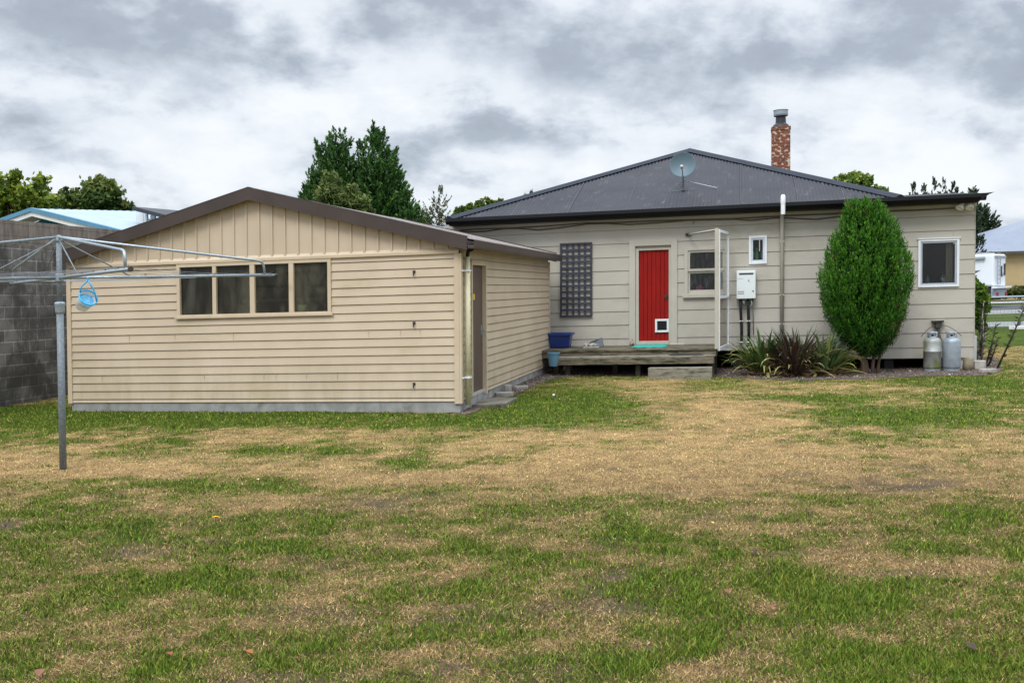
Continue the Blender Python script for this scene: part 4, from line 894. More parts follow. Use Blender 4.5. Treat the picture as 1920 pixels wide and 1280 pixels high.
# white plastic thing beneath the house right of the deck
k=G(1388,683,.05); t_=thing('plastic_container','crumpled white plastic container in the dark gap beside the flax','container',(k[0],k[1]+.5,0.02),.3)
mb=MB(); mb.lathe([(0,0),(.1,0),(.12,.06),(.105,.15),(.06,.2),(.05,.22),(0,.22)],n=9); mb.build('container_body',mat('dull_white_plastic',(.45,.48,.52)),t_)

# ================================================================= small ground things
def slab(name,label,cat,px,py,w0,d0,h,m_,rot=0,z=.02):
    X,Y=G(px,py,.05); t_=thing(name,label,cat,(X,Y,float(gz(X,Y))+z),rot); mb=MB()
    k=7; vs=[]; 
    for lev,zz in ((0,-.03),(1,h)):
        for i in range(k): q=2*math.pi*(i+.3)/k; s_=1+.12*math.sin(i*5.3+px); vs.append((w0/2*math.cos(q)*s_,d0/2*math.sin(q)*s_,zz))
    mb.add(vs,[tuple(range(k))[::-1],tuple(range(k,2*k))]+[(i,(i+1)%k,k+(i+1)%k,k+i) for i in range(k)]); mb.build('stone_body',m_,t_,bevel=.008); return t_
WST=mat('whitish_stone',(.38,.36,.32),(.27,.25,.22),9,.9,.4)
slab('stone_slab','flat pale stone slab against the garage foundation nearest the door step','stone',947,742,.34,.22,.035,WST,-.2)
slab('stone_slab','flat pale stone slab at the far end of the garage foundation','stone',977,731,.30,.16,.04,WST,.4)
slab('rock','small grey white rock leaning on the garage foundation between two slabs','rock',951,737,.16,.12,.10,WST,.4,.03)
slab('rock','pale angular rock lying under the deck beside the blue bucket','rock',1064,695,.2,.16,.10,CONCL,.4,.0)
slab('rock','flat white stone at the foot of the round shrub trunk','rock',1627,692,.26,.12,.03,WST,.1,.03)
slab('rock','flat pale stone lying by the dark stemmed plants','rock',1853,691,.36,.2,.04,WST,.1,.03)
slab('rock','rounded rock at the base of the plants by the house corner','rock',1838,684,.28,.2,.16,CONCL,.5,.0)
X,Y=S(905,765,.45)[0],0
t_=Bthing('door_step','dark weathered concrete step outside the brown garage door','step',.05,d0-.15,.0)
mb=MB(); mb.box(0,.48,0,.95,-.05,.10); mb.build('step_body',mat('mossy_concrete',(.19,.175,.14),(.11,.10,.075),6,.95,.6,40,dirt=(.05,.05,.03),dscale=4,dth=(.5,.7)),t_,bevel=.012)
bp=GG(1038,743); t_=thing('ball','small white ball lying on the grass beside the gravel','ball',(bp.x,bp.y,bp.z+.022))
mb=MB(); mb.lathe([(.022*math.sin(q),-.022*math.cos(q)) for q in [math.pi*i/10 for i in range(11)]],n=16); mb.build('ball_body',mat('white_ball',(.8,.8,.8)),t_,smooth=True)
# fallen leaves
def fleaf(px,py,label,c_,s_=.04):
    g_=GG(px,py); o=thing('fallen_leaf',label,'leaf',(g_.x,g_.y,g_.z+.03),random.random()*6,'fallen leaves on the lawn'); mb=MB()
    p=[(0,-1,0),(.35,-.5,.15),(.55,0,.3),(.3,.6,.15),(0,1,.05),(-.3,.6,.2),(-.5,0,.35),(-.35,-.5,.15)]
    mb.add([(a*s_,b*s_,c*s_) for a,b,c in p]+[(0,0,0)],[(i,(i+1)%8,8) for i in range(8)]); mb.build('leaf_blade',mat('leaf_%s'%px,c_,None,20,.7),o)
for a in ((405,977,'yellow fallen leaf on the lawn left of centre',(.75,.42,.02),.04),(467,1233,'orange brown fallen leaf near the bottom of the lawn',(.28,.10,.02),.035),(318,1236,'rusty fallen leaf low on the left of the lawn',(.22,.07,.03),.03),
 (1361,1118,'pinkish brown curled leaf in a dry gap right of centre',(.17,.075,.03),.035),(1414,1042,'dark brown pod lying right of the dark green tuft',(.05,.02,.015),.045),(1452,1147,'reddish leaf below the green patch right of centre',(.20,.075,.03),.03),
 (75,1272,'brown leaf at the bottom left edge of the lawn',(.22,.09,.05),.045),(1700,989,'dark crumpled leaf on the right side of the lawn',(.06,.04,.03),.035),(1818,1223,'dark brown leaf at the lower right of the lawn',(.05,.03,.025),.045),
 (620,966,'small dark reddish leaf above the green tuft left of centre',(.18,.06,.03),.03),(1335,987,'tiny yellow green leaf right of centre on the lawn',(.5,.5,.05),.025),(483,904,'small cream leaf on the green tuft below the dry band',(.6,.5,.3),.03)): fleaf(*a)

# ================================================================= block wall
WB=-8.2
m,t,p,o=newmat('stained_concrete_block'); tc=t.nodes.new('ShaderNodeTexCoord'); sp=t.nodes.new('ShaderNodeSeparateXYZ'); t.links.new(tc.outputs['Object'],sp.inputs[0])
cb=t.nodes.new('ShaderNodeCombineXYZ'); t.links.new(sp.outputs[1],cb.inputs[0]); t.links.new(sp.outputs[2],cb.inputs[1])
bt=t.nodes.new('ShaderNodeTexBrick'); t.links.new(cb.outputs[0],bt.inputs['Vector']); bt.inputs['Scale'].default_value=1
bt.inputs['Brick Width'].default_value=.4; bt.inputs['Row Height'].default_value=.2; bt.inputs['Mortar Size'].default_value=.014; bt.inputs['Mortar Smooth'].default_value=.3
bt.inputs['Color1'].default_value=(.23,.215,.195,1); bt.inputs['Color2'].default_value=(.14,.13,.118,1); bt.inputs['Mortar'].default_value=(.36,.35,.32,1)
v=tvec(t,(1,1,.8)); st=tramp(t,tnoise(t,v,1.6,7,.68,.3),.37,.60); col=tmix(t,math_node(t,'MULTIPLY',st,.80),bt.outputs['Color'],(.03,.028,.025))
f2=tramp(t,tnoise(t,tvec(t,(1,1,.5)),6,6,.7),.60,.72); col=tmix(t,math_node(t,'MULTIPLY',f2,.7),col,(.36,.35,.33))
cc=tramp(t,sp.outputs[2],2.86,2.88); col=tmix(t,cc,col,tmix(t,tramp(t,tnoise(t,tvec(t,(1,1,.2)),5,5,.7),.35,.7),(.235,.20,.165),(.11,.095,.08)))
t.links.new(col,p.inputs['Base Color']); p.inputs['Roughness'].default_value=.95; 
hgt=math_node(t,'SUBTRACT',math_node(t,'MULTIPLY',tnoise(t,v,40,5,.7),.4),bt.outputs['Fac']); tbump(t,p,hgt,1.,.02)
bw_=Bthing('block_wall','tall stained concrete block boundary wall left of the garage','wall',WB,-6,0)
mb=MB(); mb.box(-.2,0,0,22,-.4,2.87); mb.build('blockwork',m,bw_)
mb=MB()
for i in range(28): mb.box(-.205,.004,i*.8+.004,i*.8+.796,2.872,3.24)
mb.build('coping_blocks',m,bw_,bevel=.004)

# ================================================================= clothesline
cl=thing('rotary_clothesline','galvanised steel rotary clothesline standing on the lawn before the garage','clothesline',(-4.81,10.5,0))
mb=MB(); mb.tube([(.005,0,-.1),(.0,0,1.72)],.036,16); mb.build('lower_pole',GALVD,cl,smooth=True)
mb=MB(); mb.tube([(0,0,1.70),(0,0,2.45)],.0285,16); mb.build('upper_pole',GALVD,cl,smooth=True)
mb=MB(); mb.lathe([(.036,1.66),(.048,1.68),(.052,1.75),(.056,1.752),(.056,1.775),(.04,1.79),(.02,1.79)],n=20); mb.build('collar',GALV,cl)
mb=MB(); mb.lathe([(.03,2.00),(.045,2.01),(.045,2.08),(.03,2.09)],n=16); mb.lathe([(.0,2.50),(.035,2.49),(.04,2.44),(.03,2.42)],n=16); builds(mb,'hub',GALV,cl)
ends=[]
for i,dg in enumerate((37.8,-52.2,217.8,127.8)):
    q=R(dg); c_,s_=math.cos(q),math.sin(q); L_=2.45; ZA=2.045; P_=lambda r,z:(c_*r,s_*r,z)
    mb=MB(); mb.tube([P_(.03,ZA),P_(L_,ZA)],.0165,10); arm=mb.build('arm',GALV,cl,smooth=True)
    bt_=[P_(.02,2.475)]+[P_(L_*.90,2.225),P_(L_*.925,2.212),P_(L_*.935,2.19),P_(L_*.94,2.15),P_(L_*.945,ZA+.01)]
    mb=MB(); mb.tube(bt_,.0145,10); mb.build('top_arm',GALV,arm,smooth=True)
    mb=MB(); mb.tube([P_(.03,2.44),P_(L_*.30,ZA+.01)],.007 if i else .007,8); mb.build('brace',GALVD,arm,smooth=True)
    mb=MB(); mb.tube([P_(L_,ZA),P_(L_+.02,ZA)],.024,10); mb.build('end_cap',RUST,arm)
    mb=MB()
    for r in (.9,1.3,1.7,2.1,2.4): mb.tube([P_(r-.012,ZA+.014),P_(r,ZA+.035),P_(r+.012,ZA+.014)],.004,5)
    builds(mb,'line_loop',RUST,arm)
WIRE=mat('line_wire',(.30,.33,.36),None,5,.4,metal=.6)
for r in (.9,1.3,1.7,2.1,2.4):
    mb=MB()
    for i in range(4):
        q0=R(37.8-90*i); q1=R(37.8-90*(i+1)); p0=Vector((math.cos(q0)*r,math.sin(q0)*r,2.07)); p1=Vector((math.cos(q1)*r,math.sin(q1)*r,2.07)); m_=(p0+p1)/2; m_.z-=.03
        mb.tube([p0,(p0+m_)/2-Vector((0,0,.008)),m_,(p1+m_)/2-Vector((0,0,.008)),p1],.0022,5)
    mb.build('wire',WIRE,cl)
# peg bucket
h0=at(165,526,9.62); t_=thing('peg_bucket','cyan and clear plastic peg bucket hanging from the clothesline arm','peg bucket',h0)
m,t,p,o=newmat('clear_plastic'); t.nodes.remove(p); tr_=t.nodes.new('ShaderNodeBsdfTransparent'); df_=t.nodes.new('ShaderNodeBsdfDiffuse'); df_.inputs[0].default_value=(.72,.72,.72,1); mx=t.nodes.new('ShaderNodeMixShader'); mx.inputs[0].default_value=.6
t.links.new(tr_.outputs[0],mx.inputs[1]); t.links.new(df_.outputs[0],mx.inputs[2]); t.links.new(mx.outputs[0],o.inputs[0])
Mt=Matrix.Translation((.0,0,-.165))@Vector((.60,-.50,.50)).to_track_quat('Z','Y').to_matrix().to_4x4()
mb=MB(Mt); mb.lathe([(.0,-.155),(.062,-.155),(.085,-.02),(.087,.0)],n=28); mb.build('clear_tub',m,t_,smooth=True)
mb=MB(Mt); mb.lathe([(.087,-.008),(.094,-.004),(.094,.006),(.082,.008),(.082,-.006)],n=28); mb.build('rim',CYAN,t_,smooth=True)
mb=MB(Mt); mb.lathe([(0,-.045),(.03,-.04),(.07,-.055),(.079,-.05),(.06,-.09),(0,-.09)],n=20); mb.build('pegs',mat('blue_pegs',(.04,.36,.66),(.25,.55,.72),45,.5,.6,40),t_)
rim=sorted([Mt@Vector((.088*math.cos(R(q)),.088*math.sin(R(q)),0)) for q in range(0,360,10)],key=lambda v:v.x); rim=[rim[1],rim[-2]]
top=Vector((0,0,.0)); mb=MB()
for e in rim:
    mb.tube([e,e.lerp(top,.35)+Vector((.012 if e.x>0 else -.012,0,.02)),e.lerp(top,.75)+Vector((.01 if e.x>0 else -.01,0,.005)),top],.008,8)
mb.tube([(-.015,0,-.01),(0,0,.01),(0.0,0,.03)],.006,8)
mb.build('handle',CYAN,t_,smooth=True)

# ================================================================= vegetation
def rand_dirs(n):
    d=rng.normal(size=(n,3)); return d/np.linalg.norm(d,axis=1,keepdims=True)
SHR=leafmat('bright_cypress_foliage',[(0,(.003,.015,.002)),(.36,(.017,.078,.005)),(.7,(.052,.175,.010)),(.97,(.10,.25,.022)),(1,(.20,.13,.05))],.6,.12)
# ---- round-topped cypress shrub
base_b=W(1620,692,6.45); sh=Bthing('cypress_shrub','dense bright green egg shaped cypress shrub against the grey wall','shrub',base_b[0],6.45,-.03)
prof=[(124,318,368),(138,278,405),(145,250,450),(160,230,470),(200,203,500),(260,200,545),(330,165,590),(400,125,625),(470,98,655),(540,80,672),(600,55,680),(650,38,690),(700,45,685),(760,60,660),(830,80,648),(900,100,640),(970,135,603),(1030,180,575),(1080,225,545),(1120,290,500),(1150,345,440)]
pz=[];pc=[];pr=[]
for yv,l,r_ in prof:
    Yp=340+yv/3.555; a=W(1520+l/3.555,Yp,6.45); b=W(1520+r_/3.555,Yp,6.45); pz.append((a[1]+b[1])/2+.03); pc.append((a[0]+b[0])/2-base_b[0]); pr.append((b[0]-a[0])/2)
pz=np.array(pz)[::-1]; pc=np.array(pc)[::-1]; pr=np.array(pr)[::-1]
NP=3000; zz=rng.uniform(pz[0],pz[-1],NP*3); rr=np.interp(zz,pz,pr); k=rng.random(NP*3)<(rr+.15)/(rr.max()+.15); zz=zz[k][:NP]; NPn=len(zz)
th=rng.uniform(0,2*np.pi,NPn); rr=np.interp(zz,pz,pr); lump=1+.10*(fbm(th*2+zz*1.1,zz*2.0,1.3,2)-.5)*2
dep=1-.30*rng.random(NPn)**1.5
P0=np.stack([np.interp(zz,pz,pc)+np.cos(th)*(rr-.055)*dep*lump,np.sin(th)*(rr-.055)*.9*dep*lump,zz-.10],-1)
up=np.stack([np.cos(th)*.30,np.sin(th)*.30,np.ones(NPn)],-1)+rng.normal(0,.12,(NPn,3)); up/=np.linalg.norm(up,axis=1,keepdims=True)
LN=rng.uniform(.13,.26,NPn); nl=22
f=rng.random((NPn,nl)); cen=P0[:,None]+up[:,None]*(f*LN[:,None])[...,None]+rng.normal(size=(NPn,nl,3))*(.030*(1.15-f))[...,None]
dirs=np.broadcast_to(up[:,None],cen.shape)+rng.normal(0,.35,cen.shape)
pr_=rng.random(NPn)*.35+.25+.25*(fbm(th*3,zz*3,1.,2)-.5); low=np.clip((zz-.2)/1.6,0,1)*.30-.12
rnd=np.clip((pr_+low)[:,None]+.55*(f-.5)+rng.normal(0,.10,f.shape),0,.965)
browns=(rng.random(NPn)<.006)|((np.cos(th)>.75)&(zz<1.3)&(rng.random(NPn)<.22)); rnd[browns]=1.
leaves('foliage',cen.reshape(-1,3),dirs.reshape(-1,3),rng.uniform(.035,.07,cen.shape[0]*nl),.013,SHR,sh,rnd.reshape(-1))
# inner mass so the crown does not show the wall through it
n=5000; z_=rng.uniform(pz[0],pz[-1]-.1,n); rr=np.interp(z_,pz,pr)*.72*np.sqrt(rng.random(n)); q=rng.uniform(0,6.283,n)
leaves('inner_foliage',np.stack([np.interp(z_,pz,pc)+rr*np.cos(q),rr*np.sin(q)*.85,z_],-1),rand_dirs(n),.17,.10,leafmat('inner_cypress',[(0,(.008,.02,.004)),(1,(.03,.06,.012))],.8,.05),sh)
mb=MB(); mb.tube([(0,0,-.05),(.01,0,.15),(-.02,.02,.5),(-.05,0,1.2)],[.12,.075,.055,.03],12); mb.tube([(.17,.02,-.05),(.16,.02,.15),(.2,.0,.55)],[.045,.035,.03],10); mb.tube([(.25,.05,-.05),(.27,.04,.2),(.33,.0,.6)],[.035,.028,.02],8); mb.build('trunk',BARKR,sh,smooth=True)
# ---- flax clump
def blade(P0,az,ln,lean,wd,droop,seg=8,fold=.35):
    """sword leaf"""
    d=np.array([math.cos(az),math.sin(az)]); vs=[]; s=np.array([-d[1],d[0],0.])
    ang=lean; p=np.array(P0,float); st=ln/seg
    for i in range(seg+1):
        f=i/seg; w_=wd*(math.sin(min(1,f*1.4+.25)*math.pi/2) if f<.55 else max(.02,(1-((f-.55)/.45)**1.6)))
        nrm=np.array([-math.cos(ang)*d[0],-math.cos(ang)*d[1],math.sin(ang)])
        vs+= [p-s*w_*.5, p-nrm*w_*fold*.0-np.array([0,0,w_*fold]), p+s*w_*.5]
        p=p+st*np.array([math.sin(ang)*d[0],math.sin(ang)*d[1],math.cos(ang)]); ang+=droop/seg*(.3+1.6*f)
    fs=[]
    for i in range(seg): fs+=[(3*i,3*i+1,3*i+4,3*i+3),(3*i+1,3*i+2,3*i+5,3*i+4)]
    return vs,fs
def flax(px,by,label,nl,hmax,stops,spread=1.,wd=.045,seed=1,rad=.16):
    rs=random.Random(seed); b=W(px,703,by); t_=Bthing('flax_plant',label,'flax plant',b[0],by,0.0,'flax plants beside the steps')
    V=[];Fc=[];rn=[]
    for i in range(nl):
        az=rs.random()*6.283; ln=hmax*rs.uniform(.55,1.05); le=abs(rs.gauss(.0,.55))*spread+.08; r0=rs.random()*rad
        dr=rs.uniform(.2,1.2)+(1.5 if rs.random()<.2 else 0)
        v_,f_=blade((r0*math.cos(az),r0*math.sin(az),0),az,ln,le,wd*rs.uniform(.7,1.2),dr)
        o=len(V); V+=v_; Fc+=[tuple(k+o for k in f) for f in f_]; rv=rs.random(); rv=rv*.88 if le+dr<2.0 else .9+.1*rv; rn+=[rv]*len(v_)
    me=bpy.data.meshes.new('leaf_blades'); me.from_pydata([tuple(v) for v in V],[],Fc); a=me.attributes.new('rnd','FLOAT','POINT'); a.data.foreach_set('value',rn)
    me.polygons.foreach_set('use_smooth',[True]*len(Fc)); me.materials.append(leafmat('flax_leaf_%d'%seed,stops,.4,.15)); ob=bpy.data.objects.new('leaf_blades',me); C.objects.link(ob); ob.parent=t_
    n=130; leaves('dead_base',rng.normal(0,.16,(n,3))*np.array([1.2,.7,.2])+np.array([0,-.1,.06]),rand_dirs(n)*np.array([1,1,.4]),.22,.022,mat('dry_flax_%d'%seed,(.24,.15,.08)),t_)
GF=[(0,(.035,.075,.018)),(.5,(.07,.15,.035)),(.85,(.13,.22,.07)),(.9,(.34,.33,.10)),(1,(.40,.36,.16))]
flax(1432,6.15,'green leaved flax plant at the left of the clump nearest the deck',150,.98,GF,.85,.058,3)
flax(1487,5.95,'bronze purple flax plant with arching leaves in the middle of the clump',260,1.0,[(0,(.022,.016,.014)),(.45,(.050,.030,.025)),(.86,(.10,.065,.048)),(.92,(.34,.30,.12)),(1,(.45,.40,.2))],1.1,.052,5,.26)
flax(1545,6.2,'yellow striped green flax plant at the right of the clump beside the shrub',150,.95,[(0,(.04,.08,.025)),(.4,(.10,.17,.06)),(.75,(.18,.25,.10)),(.86,(.30,.33,.08)),(1,(.42,.36,.10))],1.05,.058,8,.2)
flax(1500,6.5,'grey green flax plant growing at the back of the clump by the wall',120,1.08,[(0,(.05,.07,.04)),(.5,(.09,.13,.06)),(.9,(.16,.16,.10)),(1,(.3,.28,.14))],.9,.05,9,.2)

# ---- dark stemmed plants right of the house
def stems(px,py,label,items,seed,mt):
    g_=GG(px,py); t_=thing('stem_plant',label,'plant',(g_.x,g_.y,g_.z)); rs=random.Random(seed); mb=MB(); cen=[];di=[]
    for dx,hgt,ln in items:
        top=Vector((dx+ln,rs.uniform(-.1,.1),hgt)); b0=Vector((dx,0,0)); mb.tube([b0,b0.lerp(top,.5)+Vector((.02,0,0)),top],[.02,.016,.008],6)
        for i in range(int(hgt*95)):
            f=rs.uniform(.15,1.); q=rs.random()*6.28; cen.append(b0.lerp(top,f)+Vector((math.cos(q),math.sin(q),.3))*.05); di.append((math.cos(q),math.sin(q),.45))
    mb.build('stem',mt,t_,smooth=True); leaves('foliage',np.array([tuple(c) for c in cen]),np.array(di),.12,.018,leafmat('stem_leaf_%d'%seed,[(0,(.02,.025,.012)),(.7,(.05,.06,.03)),(1,(.10,.09,.05))],.6,.1),t_)
    return t_
DST=mat('dark_stem',(.03,.025,.02))
stems(1870,690,'tall leaning dark stem with withered orange flower tips right of the house',[(0,1.35,.55)],1,DST)
stems(1852,688,'shorter dark leafy stem between the corner rock and the leaning stem',[(-.05,.85,.25),(0,.6,.2)],2,DST)
stems(1832,685,'grey stemmed spiky plant hugging the house corner',[(-.02,1.3,.12),(.08,.95,.0),(.03,.8,.2)],3,mat('grey_stem',(.42,.41,.36),(.08,.07,.05),20,.8,st=(1,1,.6)))
# ---- corner bush
def bush(name,label,cx,cy,z0,blobs,n,sz,stops,trunk=None,tr=.25,cat='tree',group=None,dense=1.,wdf=.6):
    t_=thing(name,label,cat,(cx,cy,z0),0,group); cen=[];rn=[];dd=[]
    vol=np.array([b[3]*b[4]*b[5] for b in blobs]); vol=vol**.7; vol/=vol.sum()
    for (x,y,z,rx_,ry_,rz_),v_ in zip(blobs,vol):
        m_=int(n*v_); nc=max(6,m_//26); d=rand_dirs(nc); r_=.35+.65*rng.random((nc,1))**.45; cc_=d*r_*np.array([rx_,ry_,rz_])+np.array([x,y,z])
        idx_=rng.integers(0,nc,m_); sp=min(rx_,rz_)*.17; p_=cc_[idx_]+rng.normal(0,sp,(m_,3)); cen.append(p_); dd.append(rand_dirs(m_)+d[idx_]*.5+np.array([0,0,.2]))
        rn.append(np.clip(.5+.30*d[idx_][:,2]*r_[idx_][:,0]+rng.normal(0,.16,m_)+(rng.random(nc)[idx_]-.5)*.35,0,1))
    cen=np.concatenate(cen); dd=np.concatenate(dd); rn=np.concatenate(rn)
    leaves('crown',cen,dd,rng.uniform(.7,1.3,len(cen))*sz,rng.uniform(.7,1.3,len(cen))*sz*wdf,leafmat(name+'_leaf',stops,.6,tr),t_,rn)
    if trunk:
        mb=MB(); h,r0=trunk; mb.tube([(0,0,-.2),(.02,0,h*.4),(-.03,0.03,h*.75),(0,0,h)],[r0,r0*.8,r0*.6,r0*.35],10)
        for b in blobs:
            top=Vector(b[:3]); mb.tube([(0,0,h*.55),Vector((0,0,h*.6)).lerp(top,.5)+Vector((0,0,-.05*h)),top],[r0*.5,r0*.3,r0*.1],6)
        mb.build('trunk',BARK,t_,smooth=True)
    return t_
def P(px,py,Y): return at(px,py,Y)
def blob(c,px,py,Y,rx_px,ry_px,depth=None):
    q=at(px,py,Y); s_=Y/F; return (q.x-c.x,(depth or 0),q.z-c.z,rx_px*s_,max(rx_px,ry_px)*s_*.8,ry_px*s_)
c=at(1838,615,24.); c.z=0
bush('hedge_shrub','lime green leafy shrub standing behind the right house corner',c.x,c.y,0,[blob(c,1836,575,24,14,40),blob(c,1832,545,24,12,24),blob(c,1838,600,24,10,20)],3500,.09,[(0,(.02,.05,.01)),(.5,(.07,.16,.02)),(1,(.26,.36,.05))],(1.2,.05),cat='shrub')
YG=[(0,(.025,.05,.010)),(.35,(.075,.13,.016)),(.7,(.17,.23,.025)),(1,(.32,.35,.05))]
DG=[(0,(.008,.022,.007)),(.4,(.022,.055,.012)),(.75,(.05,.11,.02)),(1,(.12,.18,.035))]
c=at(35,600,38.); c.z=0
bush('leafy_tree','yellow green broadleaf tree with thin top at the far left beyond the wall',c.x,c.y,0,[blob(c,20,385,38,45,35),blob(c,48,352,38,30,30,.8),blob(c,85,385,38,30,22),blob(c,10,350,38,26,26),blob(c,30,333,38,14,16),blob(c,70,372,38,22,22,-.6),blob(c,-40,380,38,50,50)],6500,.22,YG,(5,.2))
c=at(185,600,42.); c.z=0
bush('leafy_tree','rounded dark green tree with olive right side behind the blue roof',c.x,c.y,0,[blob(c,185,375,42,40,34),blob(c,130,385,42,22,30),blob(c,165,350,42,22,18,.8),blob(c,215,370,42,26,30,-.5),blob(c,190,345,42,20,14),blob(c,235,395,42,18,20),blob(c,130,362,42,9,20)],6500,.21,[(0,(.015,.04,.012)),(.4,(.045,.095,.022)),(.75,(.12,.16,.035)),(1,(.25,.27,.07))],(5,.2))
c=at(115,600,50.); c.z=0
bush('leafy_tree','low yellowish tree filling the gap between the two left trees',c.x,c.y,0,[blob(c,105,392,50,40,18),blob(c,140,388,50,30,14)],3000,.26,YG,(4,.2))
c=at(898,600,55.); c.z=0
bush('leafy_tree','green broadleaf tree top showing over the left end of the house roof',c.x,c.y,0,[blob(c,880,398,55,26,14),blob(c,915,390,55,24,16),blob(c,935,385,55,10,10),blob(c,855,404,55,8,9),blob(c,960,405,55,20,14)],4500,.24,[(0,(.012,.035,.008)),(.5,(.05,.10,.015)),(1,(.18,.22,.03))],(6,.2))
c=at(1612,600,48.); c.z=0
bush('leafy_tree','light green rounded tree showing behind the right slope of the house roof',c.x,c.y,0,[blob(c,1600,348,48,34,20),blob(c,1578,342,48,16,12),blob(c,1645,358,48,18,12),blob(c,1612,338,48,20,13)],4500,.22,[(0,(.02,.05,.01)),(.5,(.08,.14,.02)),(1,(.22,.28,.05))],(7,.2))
# ---- conifers with plumes
def conifer(name,label,px,Y,peaks,ybase,wbase,n_pl,pl,stops,lsz=.26,nl=34,tilt=.7,group=None,cat='tree',seed=0,jag=.25,gap=0.):
    """peaks: [(px,py)] leaders. crown cone from peaks to the base width (pixels)"""
    c=at(px,600,Y); c.z=0; t_=thing(name,label,cat,(c.x,c.y,0),0,group); s_=Y/F; ht=at(px,peaks[0][1],Y).z; zb=max(.8,at(px,ybase,Y).z)
    rs=np.random.default_rng(seed+3); P0=[];D=[];LNN=[];mb=MB()
    for j,(qx,qy) in enumerate(peaks):
        tp=at(qx,qy,Y); tp=np.array((tp.x-c.x,(j%3-1)*wbase*s_*.25,tp.z)); w_=wbase*s_*(1. if j==0 else .62); zb_=zb if j==0 else zb
        m_=int(n_pl*(1 if j==0 else .5)); f=rs.random(m_)**.62; z=tp[2]-(tp[2]-zb_)*f; ax_x=tp[0]*(1-f*.6)
        r_=w_*(f**.8)*(1-jag*rs.random(m_))*np.where(rs.random(m_)<.35,rs.random(m_),1.); q=rs.uniform(0,6.283,m_)
        P0.append(np.stack([ax_x+r_*np.cos(q),tp[1]+r_*np.sin(q)*.8,z-.25*pl],-1)); D.append(np.stack([np.cos(q)*tilt*(.35+f),np.sin(q)*tilt*(.35+f),np.ones(m_)],-1)); LNN.append(pl*(.45+.75*f)*rs.uniform(.7,1.25,m_))
        mb.tube([(tp[0]*.3,tp[1]*.3,-.2),(tp[0]*.6,tp[1]*.6,tp[2]*.5),(tp[0],tp[1],tp[2]*.86)],[.28 if j==0 else .14,.12,.015],8)
    P0=np.concatenate(P0); D=np.concatenate(D)+rs.normal(0,.15,(len(P0),3)); D/=np.linalg.norm(D,axis=1,keepdims=True); LNN=np.concatenate(LNN)
    f=rs.random((len(P0),nl)); cen=P0[:,None]+D[:,None]*(f*LNN[:,None])[...,None]+rs.normal(size=(len(P0),nl,3))*(.20*pl*(1.1-f))[...,None]*.42
    dirs=np.broadcast_to(D[:,None],cen.shape)+rs.normal(0,.4,cen.shape); rnd=np.clip(rs.random(len(P0))[:,None]*.45+.15+.35*f+rs.normal(0,.1,f.shape),0,1)
    leaves('crown',cen.reshape(-1,3),dirs.reshape(-1,3),lsz,lsz*.32,leafmat(name+str(seed),stops,.6,.1),t_,rnd.reshape(-1)); mb.build('trunk',BARK,t_,smooth=True); return t_
CG=[(0,(.010,.030,.010)),(.4,(.026,.075,.018)),(.75,(.055,.135,.028)),(1,(.12,.21,.05))]
conifer('cypress_tree','tall dark green cypress with several spires left of its twin behind the garage',634,45,[(636,236),(617,250),(598,258),(655,260),(585,318),(606,300),(575,350)],430,52,190,1.0,CG,.21,34,.85,seed=1,jag=.45)
conifer('cypress_tree','tall dark green cypress with forked top right of its twin behind the garage',714,45,[(704,238),(717,237),(677,256),(732,270),(742,295),(756,345),(690,300)],430,52,190,1.0,CG,.21,34,.85,seed=2,jag=.45)
conifer('cypress_tree','small dark cypress tip beside the right foot of the tall twins',772,44,[(775,388),(765,398)],440,14,50,.8,CG,seed=12)
c=at(640,600,36.); c.z=0
OL=[(0,(.03,.05,.012)),(.4,(.08,.12,.03)),(.8,(.16,.21,.06)),(1,(.24,.27,.09))]
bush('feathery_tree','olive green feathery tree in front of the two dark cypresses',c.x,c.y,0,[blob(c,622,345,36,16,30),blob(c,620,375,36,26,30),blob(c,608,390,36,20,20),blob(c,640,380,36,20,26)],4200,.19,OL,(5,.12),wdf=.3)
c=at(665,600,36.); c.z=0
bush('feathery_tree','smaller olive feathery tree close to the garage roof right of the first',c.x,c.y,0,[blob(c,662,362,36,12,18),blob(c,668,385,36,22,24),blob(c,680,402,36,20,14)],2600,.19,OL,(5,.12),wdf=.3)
conifer('larch_tree','thin sparse larch standing alone between the cypresses and the house',822,40,[(824,350),(803,382)],430,17,46,.7,[(0,(.03,.045,.02)),(.5,(.07,.09,.035)),(1,(.14,.15,.07))],.15,14,.9,seed=4)
conifer('fir_tree','tiny distant fir tip above the left slope of the house roof',994,80,[(995,358)],420,12,60,1.4,CG,.4,16,seed=5)
for i,(px,py,s_) in enumerate(((1709,334,10),(1730,333,5),(1748,335,12),(1766,334,11),(1786,338,12),(1800,352,9),(1823,352,8))):
    lab=['distant pine top with rounded tip leftmost in the row behind the lean-to roof','thinnest bare distant pine top second from the left in the row','distant pine top with two tufts left of the middle of the row','distant leaning pine top in the middle of the row','broad distant pine top near the right end of the row','short distant pine top right of the broad one','lowest distant pine top above the roof corner'][i]
    conifer('pine_tree',lab,px,75,[(px,py)],500,s_*2.6,190,.6,[(0,(.012,.022,.014)),(.5,(.03,.05,.025)),(1,(.07,.09,.05))],.30,11,.8,seed=20+i,group='distant pine tops behind the roof')
conifer('pine_tree','dark pine with ragged branches directly behind the right house corner',1826,97,[(1822,354),(1857,398),(1840,425),(1832,385)],440,14,60,1.7,[(0,(.008,.018,.010)),(.5,(.02,.04,.02)),(1,(.05,.08,.04))],.5,22,1.,seed=31)

